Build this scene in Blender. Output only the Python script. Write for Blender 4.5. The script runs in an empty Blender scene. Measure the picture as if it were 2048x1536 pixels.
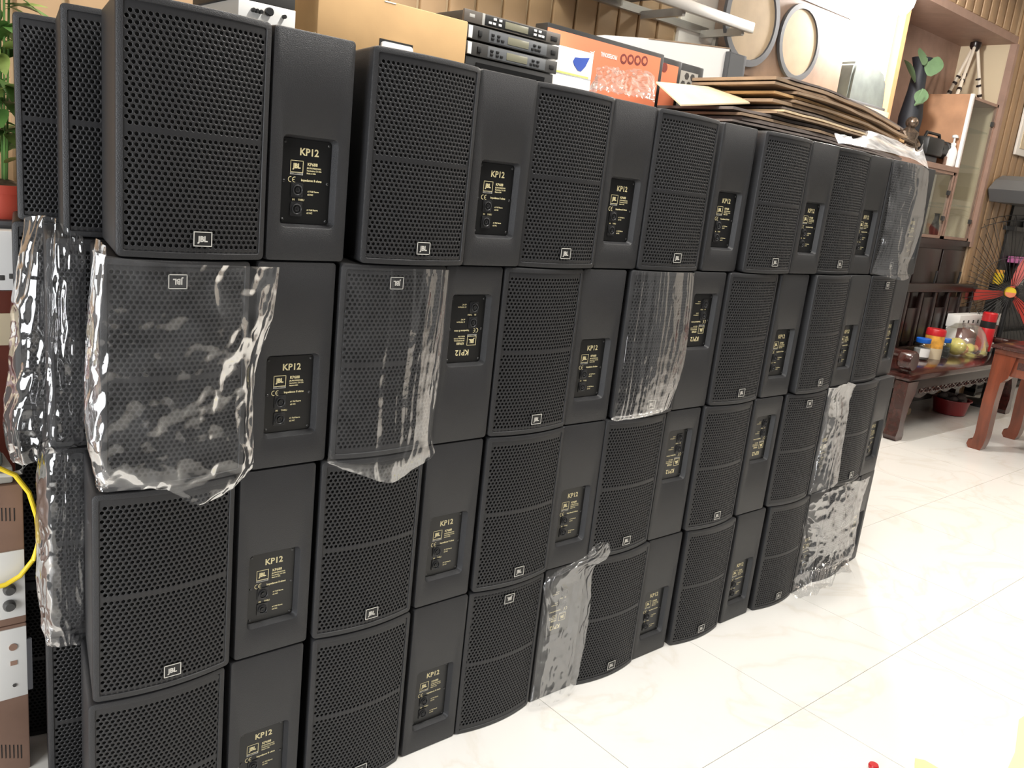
import bpy, bmesh, math, random
from mathutils import Vector, Matrix, noise
random.seed(7)
PI = math.pi
sc = bpy.context.scene
C = sc.collection

# ------------------------------------------------------------------ camera
F_PX = 1693.856
CAM = Vector((-0.73619, -2.15928, 2.07881))
rv = Vector((0.26417963, 0.02065894, 0.71144049))
Rw = Matrix.Rotation(rv.length, 3, rv.normalized())          # world -> camera-aligned (x right, y forward, z up)
cam_d = bpy.data.cameras.new('camera'); cam = bpy.data.objects.new('camera', cam_d); C.objects.link(cam)
cam_d.sensor_width = 36.0; cam_d.lens = F_PX / 2048 * 36.0; cam_d.clip_start = 0.02; cam_d.clip_end = 100
right = Rw.transposed() @ Vector((1, 0, 0)); fwd = Rw.transposed() @ Vector((0, 1, 0)); up = Rw.transposed() @ Vector((0, 0, 1))
cam.matrix_world = Matrix(((right.x, up.x, -fwd.x, CAM.x), (right.y, up.y, -fwd.y, CAM.y), (right.z, up.z, -fwd.z, CAM.z), (0, 0, 0, 1)))
sc.camera = cam
def at(u, v, x=None, y=None, z=None):
    """a point of the room read off the photograph: pixel + one known coordinate"""
    d = right * ((u - 1024) / F_PX) + fwd - up * ((v - 768) / F_PX)
    s = (x - CAM.x) / d.x if x is not None else (y - CAM.y) / d.y if y is not None else (z - CAM.z) / d.z
    return CAM + d * s

# ------------------------------------------------------------------ light
w = bpy.data.worlds.new('world'); sc.world = w; w.use_nodes = True
bg = w.node_tree.nodes['Background']; bg.inputs[0].default_value = (1.0, 0.97, 0.93, 1); bg.inputs[1].default_value = 0.14
def area(name, loc, target, sx, sy, power, col=(1, 1, 1)):
    l = bpy.data.lights.new(name, 'AREA'); l.shape = 'RECTANGLE'; l.size = sx; l.size_y = sy; l.energy = power; l.color = col
    o = bpy.data.objects.new(name, l); C.objects.link(o); o.location = loc
    o.rotation_euler = (Vector(target) - Vector(loc)).to_track_quat('-Z', 'Y').to_euler()
    return o
area('shop_front_daylight', (-4.6, -1.6, 1.5), (0, 0.2, 1.0), 3.0, 2.6, 330, (0.96, 0.98, 1.0))
area('ceiling_light', (1.6, -0.7, 4.6), (1.6, -0.7, 0), 0.3, 1.8, 165, (1.0, 0.98, 0.94))
area('ceiling_light', (5.6, -1.3, 4.6), (5.6, -1.3, 0), 0.3, 2.4, 130, (1.0, 0.96, 0.90))
area('ceiling_light', (10.0, 0.0, 4.6), (10.0, 0.0, 0), 0.3, 2.0, 45, (1.0, 0.88, 0.74))
area('ceiling_light', (1.0, 1.4, 4.6), (1.0, 1.4, 0), 1.6, 0.3, 60, (1.0, 0.93, 0.82))
sc.view_settings.view_transform = 'Standard'; sc.view_settings.look = 'None'
sc.view_settings.gamma = 1; sc.view_settings.use_curve_mapping = False
sc.view_settings.exposure = 0.0

# ------------------------------------------------------------------ materials
def mat(name, col, rough=0.5, metal=0.0, bump=0.0, bscale=60.0, vary=0.0, vscale=8.0, spec=None, emit=None, coat=0.0, stretch=None):
    m = bpy.data.materials.new(name); m.use_nodes = True; nt = m.node_tree; b = nt.nodes['Principled BSDF']
    b.inputs['Base Color'].default_value = (*col, 1); b.inputs['Roughness'].default_value = rough; b.inputs['Metallic'].default_value = metal
    if spec is not None: b.inputs['Specular IOR Level'].default_value = spec
    if coat: b.inputs['Coat Weight'].default_value = coat; b.inputs['Coat Roughness'].default_value = 0.12
    if emit: b.inputs['Emission Color'].default_value = (*emit[:3], 1); b.inputs['Emission Strength'].default_value = emit[3]
    tc = nt.nodes.new('ShaderNodeTexCoord'); src = tc.outputs['Object']
    if stretch:
        mp = nt.nodes.new('ShaderNodeMapping'); mp.inputs['Scale'].default_value = stretch; nt.links.new(src, mp.inputs[0]); src = mp.outputs[0]
    if vary:
        n = nt.nodes.new('ShaderNodeTexNoise'); n.inputs['Scale'].default_value = vscale; n.inputs['Detail'].default_value = 6
        r = nt.nodes.new('ShaderNodeValToRGB'); r.color_ramp.elements[0].position = 0.3; r.color_ramp.elements[1].position = 0.7
        r.color_ramp.elements[0].color = (*[c * (1 - vary) for c in col], 1); r.color_ramp.elements[1].color = (*[min(1, c * (1 + vary)) for c in col], 1)
        nt.links.new(src, n.inputs['Vector']); nt.links.new(n.outputs['Fac'], r.inputs['Fac']); nt.links.new(r.outputs['Color'], b.inputs['Base Color'])
    if bump:
        n = nt.nodes.new('ShaderNodeTexNoise'); n.inputs['Scale'].default_value = bscale; n.inputs['Detail'].default_value = 3
        bp = nt.nodes.new('ShaderNodeBump'); bp.inputs['Strength'].default_value = bump; bp.inputs['Distance'].default_value = 0.002
        nt.links.new(src, n.inputs['Vector']); nt.links.new(n.outputs['Fac'], bp.inputs['Height']); nt.links.new(bp.outputs['Normal'], b.inputs['Normal'])
    return m
def film_mat(name, haze, gloss, rough, tint=(0.97, 0.97, 0.97), top=0.6):
    m = bpy.data.materials.new(name); m.use_nodes = True; nt = m.node_tree
    for n in list(nt.nodes): nt.nodes.remove(n)
    out = nt.nodes.new('ShaderNodeOutputMaterial'); tr = nt.nodes.new('ShaderNodeBsdfTransparent'); tr.inputs[0].default_value = (*tint, 1)
    gl = nt.nodes.new('ShaderNodeBsdfGlossy'); gl.inputs['Roughness'].default_value = rough; gl.inputs[0].default_value = (1, 1, 1, 1)
    df = nt.nodes.new('ShaderNodeBsdfDiffuse'); df.inputs[0].default_value = (0.85, 0.85, 0.86, 1)
    tl = nt.nodes.new('ShaderNodeBsdfTranslucent'); tl.inputs[0].default_value = (0.85, 0.85, 0.86, 1)
    m0 = nt.nodes.new('ShaderNodeMixShader'); m0.inputs[0].default_value = 0.35; nt.links.new(df.outputs[0], m0.inputs[1]); nt.links.new(tl.outputs[0], m0.inputs[2])
    tc = nt.nodes.new('ShaderNodeTexCoord'); n = nt.nodes.new('ShaderNodeTexNoise'); n.inputs['Scale'].default_value = 14; n.inputs['Detail'].default_value = 8
    nt.links.new(tc.outputs['Object'], n.inputs['Vector'])
    r = nt.nodes.new('ShaderNodeMapRange'); r.inputs[1].default_value = 0.35; r.inputs[2].default_value = 0.75; r.inputs[3].default_value = haze * 0.35; r.inputs[4].default_value = haze * 1.7
    nt.links.new(n.outputs['Fac'], r.inputs[0])
    m1 = nt.nodes.new('ShaderNodeMixShader'); nt.links.new(r.outputs[0], m1.inputs[0]); nt.links.new(tr.outputs[0], m1.inputs[1]); nt.links.new(m0.outputs[0], m1.inputs[2])
    fr = nt.nodes.new('ShaderNodeFresnel'); fr.inputs['IOR'].default_value = 1.45
    mm = nt.nodes.new('ShaderNodeMapRange'); mm.inputs[1].default_value = 0.03; mm.inputs[2].default_value = 0.6; mm.inputs[3].default_value = gloss; mm.inputs[4].default_value = top
    nt.links.new(fr.outputs[0], mm.inputs[0])
    m2 = nt.nodes.new('ShaderNodeMixShader'); nt.links.new(mm.outputs[0], m2.inputs[0]); nt.links.new(m1.outputs[0], m2.inputs[1]); nt.links.new(gl.outputs[0], m2.inputs[2])
    n2 = nt.nodes.new('ShaderNodeTexNoise'); n2.inputs['Scale'].default_value = 55; n2.inputs['Detail'].default_value = 2
    bp = nt.nodes.new('ShaderNodeBump'); bp.inputs['Strength'].default_value = 0.16; bp.inputs['Distance'].default_value = 0.003
    nt.links.new(tc.outputs['Object'], n2.inputs['Vector']); nt.links.new(n2.outputs['Fac'], bp.inputs['Height']); nt.links.new(bp.outputs['Normal'], gl.inputs['Normal'])
    nt.links.new(m2.outputs[0], out.inputs[0])
    return m
def glass_mat(name, tint=(0.85, 0.9, 0.88), gloss=0.12):
    m = bpy.data.materials.new(name); m.use_nodes = True; nt = m.node_tree
    for n in list(nt.nodes): nt.nodes.remove(n)
    out = nt.nodes.new('ShaderNodeOutputMaterial'); tr = nt.nodes.new('ShaderNodeBsdfTransparent'); tr.inputs[0].default_value = (*tint, 1)
    gl = nt.nodes.new('ShaderNodeBsdfGlossy'); gl.inputs['Roughness'].default_value = 0.04
    mx = nt.nodes.new('ShaderNodeMixShader'); mx.inputs[0].default_value = gloss
    nt.links.new(tr.outputs[0], mx.inputs[1]); nt.links.new(gl.outputs[0], mx.inputs[2]); nt.links.new(mx.outputs[0], out.inputs[0])
    return m
PAINT = mat('black_speaker_paint', (0.0205, 0.0205, 0.022), 0.46, bump=0.5, bscale=420, vary=0.12, vscale=5)
FOAM = mat('grille_foam', (0.004, 0.004, 0.004), 0.95)
GRILLE = mat('grille_steel', (0.0165, 0.0165, 0.018), 0.45, bump=0.15, bscale=500)
PLATE = mat('plate_black', (0.008, 0.008, 0.008), 0.32)
GOLD = mat('gold_print', (0.78, 0.69, 0.40), 0.4)
SILVER = mat('badge_silver', (0.62, 0.60, 0.55), 0.35)
PLASTIC = mat('connector_plastic', (0.022, 0.022, 0.023), 0.4)
SCREW = mat('screw_steel', (0.09, 0.09, 0.09), 0.35, metal=0.8)
FILM = film_mat('clear_film', 0.045, 0.085, 0.08)
FILM_MILKY = film_mat('milky_film', 0.065, 0.05, 0.08, top=0.34)
FILM_DIM = film_mat('thin_clear_film', 0.022, 0.05, 0.06, top=0.34)
FILM_TOP = film_mat('milky_top_film', 0.42, 0.03, 0.30, top=0.2)
GLASS = glass_mat('clear_glass', (0.95, 0.97, 0.96), 0.09)
KRAFT = mat('kraft_card', (0.56, 0.35, 0.16), 0.8, vary=0.08, vscale=5, bump=0.1)
KRAFT_D = mat('kraft_card_dull', (0.33, 0.23, 0.15), 0.85, vary=0.2, vscale=6)  # on the pile sheets this duller brown carries painted-in shade
KRAFT_G = mat('kraft_card_grey', (0.17, 0.14, 0.125), 0.85, vary=0.25, vscale=6)  # on the pile sheets this grey carries painted-in shade
KRAFT_L = mat('kraft_card_light', (0.72, 0.58, 0.38), 0.8, vary=0.1, vscale=6)
WHITE = mat('white_card', (0.85, 0.84, 0.82), 0.6)
WHITEP = mat('white_enamel', (0.80, 0.79, 0.76), 0.35)
BLACK = mat('matt_black', (0.012, 0.012, 0.012), 0.5)
DGREY = mat('rack_grey', (0.06, 0.058, 0.055), 0.4)
MGREY = mat('grey_panel', (0.13, 0.135, 0.14), 0.4)
LGREY = mat('light_grey', (0.42, 0.41, 0.38), 0.4)
LCD = mat('lcd_window', (0.22, 0.21, 0.15), 0.25)
ORANGE = mat('orange_print', (0.80, 0.24, 0.12), 0.5)
MAROON = mat('maroon_print', (0.22, 0.045, 0.035), 0.5)
BLUE = mat('blue_print', (0.05, 0.10, 0.42), 0.4)
YELLOW = mat('yellow_paint', (0.85, 0.62, 0.03), 0.45)
LIME = mat('lime_print', (0.62, 0.68, 0.2), 0.5)
REDP = mat('red_plastic', (0.55, 0.02, 0.025), 0.3)
FANRED = mat('fan_red', (0.50, 0.055, 0.04), 0.35)
ROSE = mat('rosewood', (0.040, 0.010, 0.008), 0.2, vary=0.35, vscale=3, stretch=(1, 6, 6), coat=0.4)
ROSE_L = mat('rosewood_light', (0.15, 0.036, 0.016), 0.25, vary=0.3, vscale=3, stretch=(6, 6, 1), coat=0.4)
WALNUT = mat('dark_walnut', (0.015, 0.007, 0.006), 0.3, vary=0.3, vscale=3)
AMPBR = mat('amp_brown', (0.27, 0.165, 0.12), 0.5, vary=0.12, vscale=7)
CABRED = mat('cabinet_red_wood', (0.14, 0.035, 0.022), 0.4, vary=0.15)
CREAM = mat('cream_panel', (0.66, 0.55, 0.38), 0.55)
ALU = mat('aluminium', (0.42, 0.40, 0.37), 0.35, metal=0.6)
PLY = mat('plywood_tan', (0.50, 0.27, 0.15), 0.6, vary=0.18, vscale=4)
TRIMW = mat('orange_wood_trim', (0.62, 0.30, 0.14), 0.45)
NICHEW = mat('niche_mauve_wood', (0.33, 0.21, 0.16), 0.55, vary=0.1)
WOOFER = mat('woofer_paper', (0.36, 0.27, 0.17), 0.8, vary=0.08)
WOODBOX = mat('woofer_box_brown', (0.22, 0.15, 0.11), 0.7, vary=0.15)
RUBBER = mat('rubber_grey', (0.07, 0.07, 0.075), 0.7)
GREYCLOTH = mat('grey_green_cloth', (0.10, 0.11, 0.10), 0.85, vary=0.2)
BRONZE = mat('bronze', (0.16, 0.12, 0.09), 0.25, metal=0.7, vary=0.4, vscale=30)
LEAF = mat('leaf_green', (0.10, 0.22, 0.05), 0.45, vary=0.35, vscale=9)
LEAF_P = mat('leaf_pale', (0.13, 0.22, 0.11), 0.5, vary=0.2)
LEAF_Y = mat('leaf_bright', (0.28, 0.38, 0.10), 0.45, vary=0.2)
TERRA = mat('red_pot', (0.42, 0.06, 0.035), 0.45)
SOIL = mat('soil', (0.12, 0.08, 0.05), 0.95, vary=0.5, vscale=40)
FRUIT = mat('fruit_yellow', (0.80, 0.72, 0.20), 0.45, vary=0.12, vscale=20)
PEACH = mat('fruit_peach', (0.75, 0.38, 0.16), 0.5, vary=0.2, vscale=20)
CAPBLUE = mat('cap_blue', (0.01, 0.12, 0.55), 0.35)
TINORG = mat('tin_orange', (0.75, 0.36, 0.06), 0.4, vary=0.4, vscale=12)
PINK = mat('pink_card', (0.65, 0.18, 0.45), 0.5)
BAMBOO = mat('pale_cane', (0.78, 0.70, 0.58), 0.5)
LAMPM = mat('lamp_glow', (1, 1, 1), 0.5, emit=(1.0, 0.97, 0.93, 620))
GROUT = mat('grout', (0.55, 0.52, 0.47), 0.8)
def marble():
    m = bpy.data.materials.new('marble_tile'); m.use_nodes = True; nt = m.node_tree; b = nt.nodes['Principled BSDF']
    g = nt.nodes.new('ShaderNodeNewGeometry'); n = nt.nodes.new('ShaderNodeTexNoise'); n.inputs['Scale'].default_value = 1.1; n.inputs['Detail'].default_value = 9; n.inputs['Distortion'].default_value = 1.6
    r = nt.nodes.new('ShaderNodeValToRGB'); e = r.color_ramp.elements
    e[0].position = 0.44; e[0].color = (0.85, 0.83, 0.785, 1); e[1].position = 0.56; e[1].color = (0.85, 0.83, 0.785, 1)
    k = e.new(0.5); k.color = (0.80, 0.765, 0.70, 1); k = e.new(0.475); k.color = (0.84, 0.815, 0.77, 1); k = e.new(0.525); k.color = (0.84, 0.815, 0.77, 1)
    nt.links.new(g.outputs['Position'], n.inputs['Vector']); nt.links.new(n.outputs['Fac'], r.inputs['Fac']); nt.links.new(r.outputs['Color'], b.inputs['Base Color'])
    b.inputs['Roughness'].default_value = 0.12
    return m
MARBLE = marble()
BATTEN = mat('panel_tan', (0.40, 0.26, 0.14), 0.6, vary=0.12, vscale=2)
BATTEN_L = mat('panel_groove_light', (0.58, 0.45, 0.28), 0.6)
STRIP = mat('strip_wall_tan', (0.36, 0.23, 0.125), 0.5, vary=0.12, vscale=2)
STRIP_L = mat('strip_wall_bead', (0.66, 0.50, 0.33), 0.5)
PALEWALL = mat('pale_wall', (0.80, 0.76, 0.70), 0.6)
MAUVE = mat('mauve_shade_wall', (0.45, 0.35, 0.31), 0.6)

# ------------------------------------------------------------------ helpers
def link(name, me, m, parent=None, mats=None):
    o = bpy.data.objects.new(name, me); C.objects.link(o)
    for k in (mats or [m]): me.materials.append(k)
    if parent: o.parent = parent
    return o
def finish(bm, smooth=35, recalc=True):
    if recalc: bmesh.ops.recalc_face_normals(bm, faces=bm.faces)
    if smooth:
        for f in bm.faces: f.smooth = True
        lim = math.radians(smooth)
        for e in bm.edges:
            if len(e.link_faces) != 2 or e.calc_face_angle(0) > lim: e.smooth = False
def obj(name, bm, m, parent=None, smooth=35, mats=None, recalc=True):
    finish(bm, smooth, recalc); me = bpy.data.meshes.new(name); bm.to_mesh(me); bm.free()
    return link(name, me, m, parent, mats)
def thing(name, label, cat, loc=(0, 0, 0), rotz=0, group=None):
    o = bpy.data.objects.new(name, None); C.objects.link(o); o.empty_display_size = 0.05
    o.location = loc; o.rotation_euler = (0, 0, rotz); tag(o, label, cat, group); return o
def tag(o, label, cat, group=None):
    o['label'] = label; o['category'] = cat
    if group: o['group'] = group
    return o
def struct(o): o['kind'] = 'structure'; return o
def kids(o): return [k for k in bpy.data.objects if k.parent == o]
def dup(root, kidmap):
    r = root.copy(); C.objects.link(r)
    def rec(src, dst):
        for ch in kidmap.get(src.name, []):
            c = ch.copy(); C.objects.link(c); c.parent = dst; rec(ch, c)
    rec(root, r); return r
def B(): return bmesh.new()
def box(bm, a, b, bev=0.0, mi=0):
    a = Vector(a); b = Vector(b)
    r = bmesh.ops.create_cube(bm, size=1.0); vs = r['verts']
    for v in vs: v.co = Vector(((a.x + b.x) / 2 + v.co.x * (b.x - a.x), (a.y + b.y) / 2 + v.co.y * (b.y - a.y), (a.z + b.z) / 2 + v.co.z * (b.z - a.z)))
    fs = list({f for v in vs for f in v.link_faces})
    for f in fs: f.material_index = mi
    if bev:
        es = list({e for v in vs for e in v.link_edges})
        bmesh.ops.bevel(bm, geom=es, offset=bev, segments=2, affect='EDGES', profile=0.5)
    return bm
def ring(c, r, n, ax=2, ph=0.0, ry=None):
    o = []
    for i in range(n):
        t = 2 * PI * i / n + ph; a, b = r * math.cos(t), (ry or r) * math.sin(t)
        o.append(Vector(c) + (Vector((a, b, 0)) if ax == 2 else Vector((a, 0, b)) if ax == 1 else Vector((0, a, b))))
    return o
def loft(bm, loops, cap0=True, cap1=True, mi=0):
    vl = [[bm.verts.new(p) for p in L] for L in loops]; n = len(vl[0])
    for a, b in zip(vl, vl[1:]):
        for i in range(n):
            f = bm.faces.new((a[i], a[(i + 1) % n], b[(i + 1) % n], b[i])); f.material_index = mi
    if cap0: bm.faces.new(vl[0][::-1]).material_index = mi
    if cap1: bm.faces.new(vl[-1]).material_index = mi
    return vl
def lathe(bm, prof, c=(0, 0, 0), n=20, ax=2, mi=0, sx=1.0):
    """prof: (radius, height) pairs along the axis"""
    L = []
    for r, h in prof:
        off = Vector((0, 0, h)) if ax == 2 else Vector((0, h, 0)) if ax == 1 else Vector((h, 0, 0))
        L.append(ring(Vector(c) + off, max(r, 1e-4) * sx, n, ax))
    loft(bm, L, mi=mi); return bm
def tube(bm, pts, r, n=8, mi=0, closed=False):
    pts = [Vector(p) for p in pts]; L = []
    rr = r if isinstance(r, (list, tuple)) else [r] * len(pts)
    up_ = Vector((0.13, 0.21, 0.97))
    for i, p in enumerate(pts):
        a = pts[i - 1] if (i or closed) else p; b = pts[(i + 1) % len(pts)] if (i < len(pts) - 1 or closed) else p
        t = (b - a).normalized(); s = t.cross(up_)
        s = s.normalized() if s.length > 1e-4 else Vector((1, 0, 0)); q = s.cross(t)
        L.append([p + (s * math.cos(2 * PI * k / n) + q * math.sin(2 * PI * k / n)) * rr[i] for k in range(n)])
    if closed: L.append(L[0])
    loft(bm, L, not closed, not closed, mi)
    if closed: bmesh.ops.remove_doubles(bm, verts=bm.verts, dist=1e-6)
    return bm
def prism(bm, poly, d0, d1, ax='y', mi=0):
    """poly of (a, b) pairs extruded along an axis"""
    P = (lambda a, b, d: Vector((a, d, b))) if ax == 'y' else (lambda a, b, d: Vector((d, a, b))) if ax == 'x' else (lambda a, b, d: Vector((a, b, d)))
    loft(bm, [[P(a, b, d0) for a, b in poly], [P(a, b, d1) for a, b in poly]], mi=mi); return bm
def blob(bm, c, rx, ry, rz, n=12, mi=0):
    r = bmesh.ops.create_uvsphere(bm, u_segments=n, v_segments=max(6, n * 2 // 3), radius=1)
    for v in r['verts']: v.co = Vector(c) + Vector((v.co.x * rx, v.co.y * ry, v.co.z * rz))
    for f in {f for v in r['verts'] for f in v.link_faces}: f.material_index = mi
    return bm
def catmull(p, t):
    n = len(p); i = min(int(t), n - 2); f = t - i
    a = p[max(i - 1, 0)]; b = p[i]; c = p[i + 1]; d = p[min(i + 2, n - 1)]
    return b * 1.0 + 0.5 * f * ((c - a) + f * ((2 * a - 5 * b + 4 * c - d) + f * (3 * (b - c) + d - a)))
_font_cache = {}
def text_into(bm, s, size, x, z, y=0.0, bold=0.0, flip=False, align='CENTER', sx=1.0, mi=0, res=2):
    """flat lettering facing -y with its baseline centre at (x, z)"""
    cu = bpy.data.curves.new('text', 'FONT'); cu.body = s; cu.size = size; cu.align_x = align; cu.resolution_u = res; cu.offset = bold
    o = bpy.data.objects.new('text', cu); C.objects.link(o)
    me = bpy.data.meshes.new_from_object(o.evaluated_get(bpy.context.evaluated_depsgraph_get()))
    bpy.data.objects.remove(o); bpy.data.curves.remove(cu)
    vs = []
    for v in me.vertices:
        a, b = v.co.x * sx, v.co.y
        if flip: a, b = -a, -b
        vs.append(bm.verts.new((x + a, y, z + b)))
    for p in me.polygons:
        try: bm.faces.new([vs[i] for i in p.vertices]).material_index = mi
        except ValueError: pass
    bpy.data.meshes.remove(me)
def frame2d(bm, x0, z0, x1, z1, t, y, mi=0):
    for a, b in (((x0, z0), (x1, z0 + t)), ((x0, z1 - t), (x1, z1)), ((x0, z0), (x0 + t, z1)), ((x1 - t, z0), (x1, z1))):
        box(bm, (a[0], y - 0.0004, a[1]), (b[0], y, b[1]), mi=mi)

# ------------------------------------------------------------------ room
H = 0.600
XL, XR, YF, YB = -2.5, 14.0, -4.5, 2.1
o = struct(obj('floor', box(B(), (XL, YF, -0.06), (XR, 2.9, -0.004)), GROUT))
floor = o
tile_bm = B(); box(tile_bm, (0.0015, 0.0015, -0.02), (0.9585, 0.9585, 0.0)); t0 = None
for i in range(-5, 12):
    for j in range(-4, 3):
        if t0 is None: t = obj('tile', tile_bm, MARBLE, floor, smooth=0); t0 = t
        else: t = t0.copy(); C.objects.link(t); t.parent = floor
        t.location = (2.505 + 0.96 * i, 0.31 + 0.96 * j, 0)
struct(obj('ceiling', box(B(), (XL, YF, 4.75), (XR, 2.9, 4.85)), PALEWALL))
# back wall, left run: wide tan boards with pale grooves
bw = struct(obj('wall_back', box(B(), (XL, 2.16, 0), (4.42, 2.24, 4.75)), BATTEN_L))
pb = B(); box(pb, (0, 0, 0), (0.170, 0.03, 4.75), bev=0.004); p0 = None
for i in range(34):
    if p0 is None: p = obj('board', pb, BATTEN, bw); p0 = p
    else: p = p0.copy(); C.objects.link(p); p.parent = bw
    p.location = (XL + 0.20 * i, 2.132, 0)
struct(obj('wall_end', box(B(), (XR, YF, 0), (XR + 0.1, 2.9, 4.75)), PALEWALL))

# ------------------------------------------------------------------ the speaker: one design, wedge cabinet with a curved front
WF, WB, D, HS = 0.374, 0.236, 0.360, 0.596
SAG = 0.026
def arc(x): return -SAG * (1 - (2 * x / WF) ** 2)
def rrect(x0, z0, x1, z1, r, n=10, c=3):
    P = []
    cs = [((x0 + r, z0 + r), PI), ((x1 - r, z0 + r), 1.5 * PI), ((x1 - r, z1 - r), 0.0), ((x0 + r, z1 - r), 0.5 * PI)]
    corner = [[(cx + r * math.cos(a0 + k * PI / 2 / c), cz + r * math.sin(a0 + k * PI / 2 / c)) for k in range(c + 1)] for (cx, cz), a0 in cs]
    for q in range(4):
        P += corner[q]; a = corner[q][-1]; b = corner[(q + 1) % 4][0]
        for k in range(1, n): P.append((a[0] + (b[0] - a[0]) * k / n, a[1] + (b[1] - a[1]) * k / n))
    return P
def cabinet_mesh():
    bm = B()
    def fr(inset, dy, r): return [Vector((x, arc(x) + dy, z)) for x, z in rrect(-WF / 2 + inset, inset, WF / 2 - inset, HS - inset, r)]
    def bk(inset, y, r): return [Vector((x, y, z)) for x, z in rrect(-WB / 2 + inset, inset, WB / 2 - inset, HS - inset, r)]
    def dish(inset, y, r): return [Vector((x, y, z)) for x, z in rrect(-0.084 + inset, 0.088 + inset, 0.084 - inset, 0.336 - inset, r)]
    loops = [fr(0.017, 0.012, 0.004), fr(0.0165, 0.002, 0.004), fr(0.015, 0.0, 0.005), fr(0.004, 0.0, 0.010), fr(0.0012, 0.0013, 0.012), fr(0.0, 0.005, 0.013)]
    loops += [[Vector((x * (WF + (WB - WF) * (0.036 / D)) / WF, 0.036, z)) for x, z in rrect(-WF / 2, 0, WF / 2, HS, 0.013)]]
    loops += [bk(0.0, D - 0.006, 0.010), bk(0.0015, D - 0.0015, 0.010), bk(0.005, D, 0.009), dish(0.0, D, 0.016), dish(0.003, D - 0.002, 0.014), dish(0.011, D - 0.026, 0.010)]
    loft(bm, loops, False, True)
    n = 12; g = [[bm.verts.new((-WF / 2 + 0.014 + (WF - 0.028) * i / n, arc(-WF / 2 + 0.014 + (WF - 0.028) * i / n) + 0.011, z)) for z in (0.012, HS - 0.012)] for i in range(n + 1)]
    for a, b in zip(g, g[1:]): bm.faces.new((a[0], b[0], b[1], a[1])).material_index = 1
    return bm
def grille_mesh():
    bm = B(); px = 0.0141; pz = px * math.sqrt(3) / 2; R = px / math.sqrt(3); r = 0.0054; th = 0.0016
    x0, x1, z0, z1 = -WF / 2 + 0.0165, WF / 2 - 0.0165, 0.0165, HS - 0.0165
    hx0, hx1, hz0, hz1 = x0 + 0.009, x1 - 0.008, z0 + 0.012, z1 - 0.012
    ang = [PI / 6 + k * PI / 3 for k in range(6)]; V = {}
    def vert(x, z, y=0.0):
        x = min(max(x, x0), x1); z = min(max(z, z0), z1)
        k = (round(x, 5), round(z, 5), y)
        if k not in V: V[k] = bm.verts.new((x, arc(x) + 0.003 + y, z))
        return V[k]
    rows = int((z1 - z0) / pz) + 3
    for j in range(-1, rows):
        z = z0 + j * pz + 0.004
        for i in range(-1, int((x1 - x0) / px) + 3):
            x = x0 + i * px + (px / 2 if j % 2 else 0)
            if x < x0 - px or x > x1 + px or z < z0 - pz * 1.2 or z > z1 + pz * 1.2: continue
            out = [vert(x + R * math.cos(a), z + R * math.sin(a)) for a in ang]
            hole = hx0 - 0.002 < x < hx1 + 0.002 and hz0 < z < hz1 and abs(z - 0.300) > 0.0072
            if not hole:
                u = []
                for q in out:
                    if q not in u: u.append(q)
                if len(u) > 2:
                    try: bm.faces.new(u)
                    except ValueError: pass
                continue
            inn = [bm.verts.new((x + r * math.cos(a), arc(x + r * math.cos(a)) + 0.003, z + r * math.sin(a))) for a in ang]
            bk = [bm.verts.new((q.co.x, q.co.y + th, q.co.z)) for q in inn]
            for k in range(6):
                k2 = (k + 1) % 6
                for q in ((out[k], out[k2], inn[k2], inn[k]), (inn[k], inn[k2], bk[k2], bk[k])):
                    u = []
                    for e in q:
                        if e not in u: u.append(e)
                    if len(u) > 2:
                        try: bm.faces.new(u)
                        except ValueError: pass
    return bm
def badge_mesh():
    bm = B(); box(bm, (-0.0235, -0.0032, -0.0185), (0.0235, 0.0, 0.0185), bev=0.0008); return bm
def badge_letters():
    bm = B(); frame2d(bm, -0.0235, -0.0185, 0.0235, 0.0185, 0.0022, -0.0036)
    text_into(bm, 'JBL', 0.0195, 0.0, -0.0065, -0.0037, bold=0.0008, sx=0.92)
    return bm
PLATE_Y = 0.0
def plate_mesh():
    bm = B(); loft(bm, [[Vector((x, y, z)) for x, z in rrect(-0.0725, 0.100, 0.0725, 0.324, r, 2, 3)] for y, r in ((0.003, 0.008), (0.0, 0.008), (-0.0012, 0.007))], False, True)
    return bm
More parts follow.
